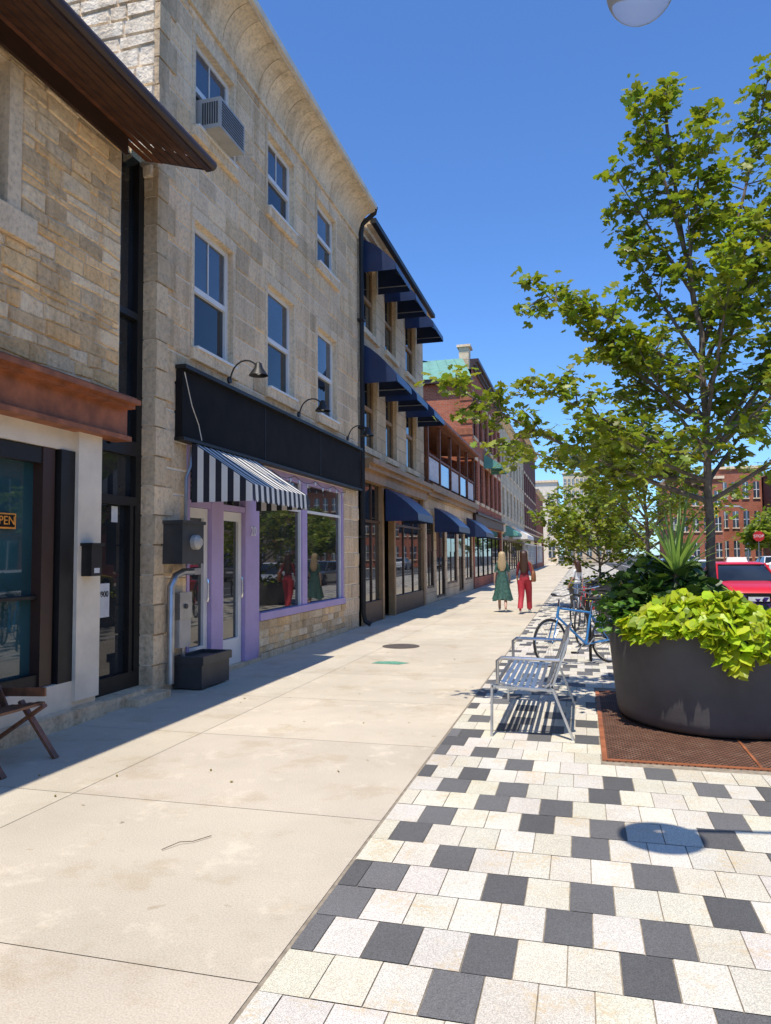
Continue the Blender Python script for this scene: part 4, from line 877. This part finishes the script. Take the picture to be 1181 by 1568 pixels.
# ------------------------------------------------------------------ cars
def car(name,x,y,flip,bm,lowm,taxi=False,suv=0):
    S=group(name,(x,y,-.15)); g=MB(); h=suv
    st=[(-2.28,.36,.5,.60,.66),(-2.2,.26,.5,.70,.78),(-2.0,.2,.52,.78,.86),(-1.4,.2,.55,.87,.89),(-.8,.2,.55,.93,.9),(0,.2,.55,.94,.91),(.9,.2,.55,.96,.9),(1.7,.2,.55,.98,.88),(2.1,.25,.55,.96,.84),(2.22,.36,.58,.86,.76)]
    rings=[[(-w*.92,yy,a),(-w,yy,b),(-w*.985,yy,c-.06),(-w*.9,yy,c),(-w*.5,yy,c+.02),(w*.5,yy,c+.02),(w*.9,yy,c),(w*.985,yy,c-.06),(w,yy,b),(w*.92,yy,a)] for yy,a,b,c,w in st]
    g.loft(rings,bm,True,lambda i,j:(lowm if j in(0,8) or (taxi and i<3 and j in (1,2,6,7)) else bm))
    g.build('body',S,35)
    c2=MB()
    def rg4(z,ya,yb,w): return [(-w,ya+.12,z),(-w*.8,ya,z),(w*.8,ya,z),(w,ya+.12,z),(w,yb-.12,z),(w*.8,yb,z),(-w*.8,yb,z),(-w,yb-.12,z)]
    c2.loft([rg4(.93,-1.0,1.95+h*.2,.84),rg4(1.2,-.55,1.7+h*.4,.75),rg4(1.40,-.15,1.35+h*.7,.65)],M['glassl'])
    r=MB(); r.loft([rg4(1.395,-.2,1.4+h*.7,.67),rg4(1.44,-.1,1.3+h*.7,.62),rg4(1.46,.1,1.1+h*.7,.5)],bm)
    for s in (-1,1):
        r.tube([(s*.80,-.95,.94),(s*.66,-.12,1.41)],.03,bm,6); r.tube([(s*.79,1.88+h*.2,.96),(s*.65,1.32+h*.7,1.41)],.04,bm,6); r.tube([(s*.84,.5,.95),(s*.67,.5,1.41)],.03,M['black'],6)
        r.loft([[(s*(.93+.08*math.cos(a)),-.75+q,1.0+.06*math.sin(a)) for a in [2*math.pi*k/10 for k in range(10)]] for q in (0,.08)],bm)
        r.box(min(s*.5,s*.76),max(s*.5,s*.76),-2.25,-2.17,.56,.68,M['lampglass']); r.box(min(s*.55,s*.8),max(s*.55,s*.8),2.12,2.24,.68,.84,M['stopred'])
    r.box(-.45,.45,-2.3,-2.2,.50,.64,M['black']); r.box(-.6,.6,-2.31,-2.2,.30,.44,M['black']); r.box(-.26,.26,-2.325,-2.311,.42,.54,M['paper']); r.box(-.26,.26,2.22,2.24,.6,.72,M['paper'])
    if taxi: r.loft([[(-.3,.35,1.46),(.3,.35,1.46),(.3,.55,1.46),(-.3,.55,1.46)],[(-.26,.4,1.6),(.26,.4,1.6),(.26,.5,1.6),(-.26,.5,1.6)]],M['white'])
    w=MB()
    for s in (-1,1):
        for yy in (-1.38,1.38):
            w.lathe([(.16,-.1),(.30,-.11),(.33,-.08),(.33,.08),(.30,.11),(.16,.1)],(s*.82,yy,.33),M['rubber'],24,axis='X'); w.lathe([(.02,.0),(.19,.115 if s>0 else -.115),(.2,.09*s)],(s*.82,yy,.33),M['chrome'],16,axis='X',cap=False)
            w.lathe([(.37,s*.02),(.37,s*.085)],(s*.82,yy,.36),M['black'],24,axis='X')
    for p,nm in ((c2,'windows'),(r,'roof_and_trim'),(w,'wheels')): p.build(nm,S,35)
    xf=Matrix.Translation((x,y,-.15))@Matrix.Rotation(math.pi if flip else 0,4,'Z')
    for o in list(bpy.data.objects):
        if o.parent==S: o.data.transform(xf)
car('taxi_car',4.62,24.0,False,M['red'],M['yel'],True)
car('parked_car',4.6,32.5,False,M['carw'],M['carw']); car('parked_car',4.6,39,False,M['carg'],M['carg'],suv=.5)
car('parked_car',4.6,14.5,False,M['carw'],M['carw'],suv=.4); car('parked_car',4.7,8.5,False,M['carb'],M['carb'])
car('parked_car',13.6,60,True,M['carw'],M['carw'],suv=.5); car('parked_car',13.6,48,True,M['carg'],M['carg']); car('parked_car',13.6,20,True,M['carw'],M['carw'],suv=.4); car('parked_car',13.6,30,True,M['yel'],M['yel']); car('parked_car',13.6,38,True,M['red'],M['red'])
car('parked_car',11,85,True,M['carw'],M['carw'],suv=.5); car('parked_car',7.4,92,False,M['carg'],M['carg'])
# ------------------------------------------------------------------ stop sign, traffic light, lamp
S=group('stop_sign',(9.7,45,0)); g=MB(); g.tube([(9.7,45.03,-.15),(9.7,45.03,2.75)],.03,M['galv'],8)
g.loft([[(9.7+.31*math.cos(a),yy,2.5+.31*math.sin(a)) for a in [math.pi/8+math.pi/4*k for k in range(8)]] for yy in (44.98,45.0)],M['stopred']); g.build('post_and_plate',S)
text('STOP',.22,(9.7,44.975,2.5),(math.pi/2,0,0),M['white'],'letters',S)
S=group('traffic_light',(15.4,76,0)); g=MB(); g.tube([(15.4,76,-.1),(15.4,76,5.6),(14.8,76,6.0),(12.6,76,6.1)],.08,M['galv'],8)
for x,z in ((12.7,5.5),(15.4,3.2)):
    g.box(x-.18,x+.18,75.8,76.0,z-.55,z+.55,M['yel'])
    for k,m in enumerate((M['utility'],M['black'],M['black'])): g.lathe([(.001,-.06),(.12,-.03),(.13,.0)],(x,75.79,z-.36+k*.36),m,12,axis='Y')
g.build('mast_and_signals',S)
S=group('globe_street_lamp',(3.0,3.2,0)); g=MB()
g.tube([(3.0,3.2,0),(3.0,3.2,1),(3.0,3.2,4.6)],[.08,.06,.05],M['blackm'],12); g.lathe([(.16,0),(.16,.1),(.1,.3),(.07,.35)],(3,3.2,0),M['blackm'],16)
g.tube([(3.0,3.2,4.3),(2.2,3.1,4.42),(1.2,3.0,4.4),(.4,2.9,4.3),(.28,2.89,4.12)],.025,M['blackm'],8)
g.lathe([(.03,.18),(.06,.12),(.2,.03),(.235,.0),(.235,-.012),(.19,-.005)],(.28,2.89,3.98),M['blackm'],32,cap=False)
g.build('pole_arm_and_shade',S,40)
g=MB(); g.lathe([(.132*math.sin(a)+.0001,-.132*math.cos(a)) for a in [math.pi*k/20 for k in range(1,21)]],(.28,2.89,3.82),M['globe'],36); g.build('glass_globe',S,True)
# ------------------------------------------------------------------ light, sky, camera
sd=Vector((-.03,-.39,1)).normalized()
w=bpy.data.worlds.new('World'); bpy.context.scene.world=w; w.use_nodes=True; nt=w.node_tree
sk=nt.nodes.new('ShaderNodeTexSky'); sk.sky_type='NISHITA'; sk.sun_disc=False; sk.sun_elevation=math.asin(sd.z); sk.sun_rotation=math.pi+math.atan2(.03,.39); sk.air_density=1.0; sk.dust_density=.3; sk.ozone_density=1.5; sk.altitude=300
cc=mixc(nt,1.0,sk.outputs[0],(.68,1.03,1.50),'MULTIPLY')
nt.links.new(cc,nt.nodes['Background'].inputs[0]); nt.nodes['Background'].inputs[1].default_value=.15
L=bpy.data.lights.new('sun','SUN'); L.energy=5.0; L.angle=math.radians(.53); L.color=(1,.93,.82); lo=bpy.data.objects.new('sun',L); lo.rotation_euler=sd.to_track_quat('Z','Y').to_euler(); lo.location=(0,0,30); bpy.context.collection.objects.link(lo)
cam=bpy.data.cameras.new('camera'); cam.sensor_fit='VERTICAL'; cam.sensor_height=24; cam.lens=24*1110/1568; cam.clip_end=2000; co=bpy.data.objects.new('camera',cam)
mat=Matrix.Rotation(math.radians(15.05),4,'Z')@Matrix.Rotation(math.radians(93.43),4,'X')@Matrix.Rotation(math.radians(-.5),4,'Z'); mat.translation=(0,0,1.6); co.matrix_world=mat
bpy.context.collection.objects.link(co); sc=bpy.context.scene; sc.camera=co
sc.view_settings.view_transform='Standard'; sc.view_settings.look='None'; sc.view_settings.exposure=0
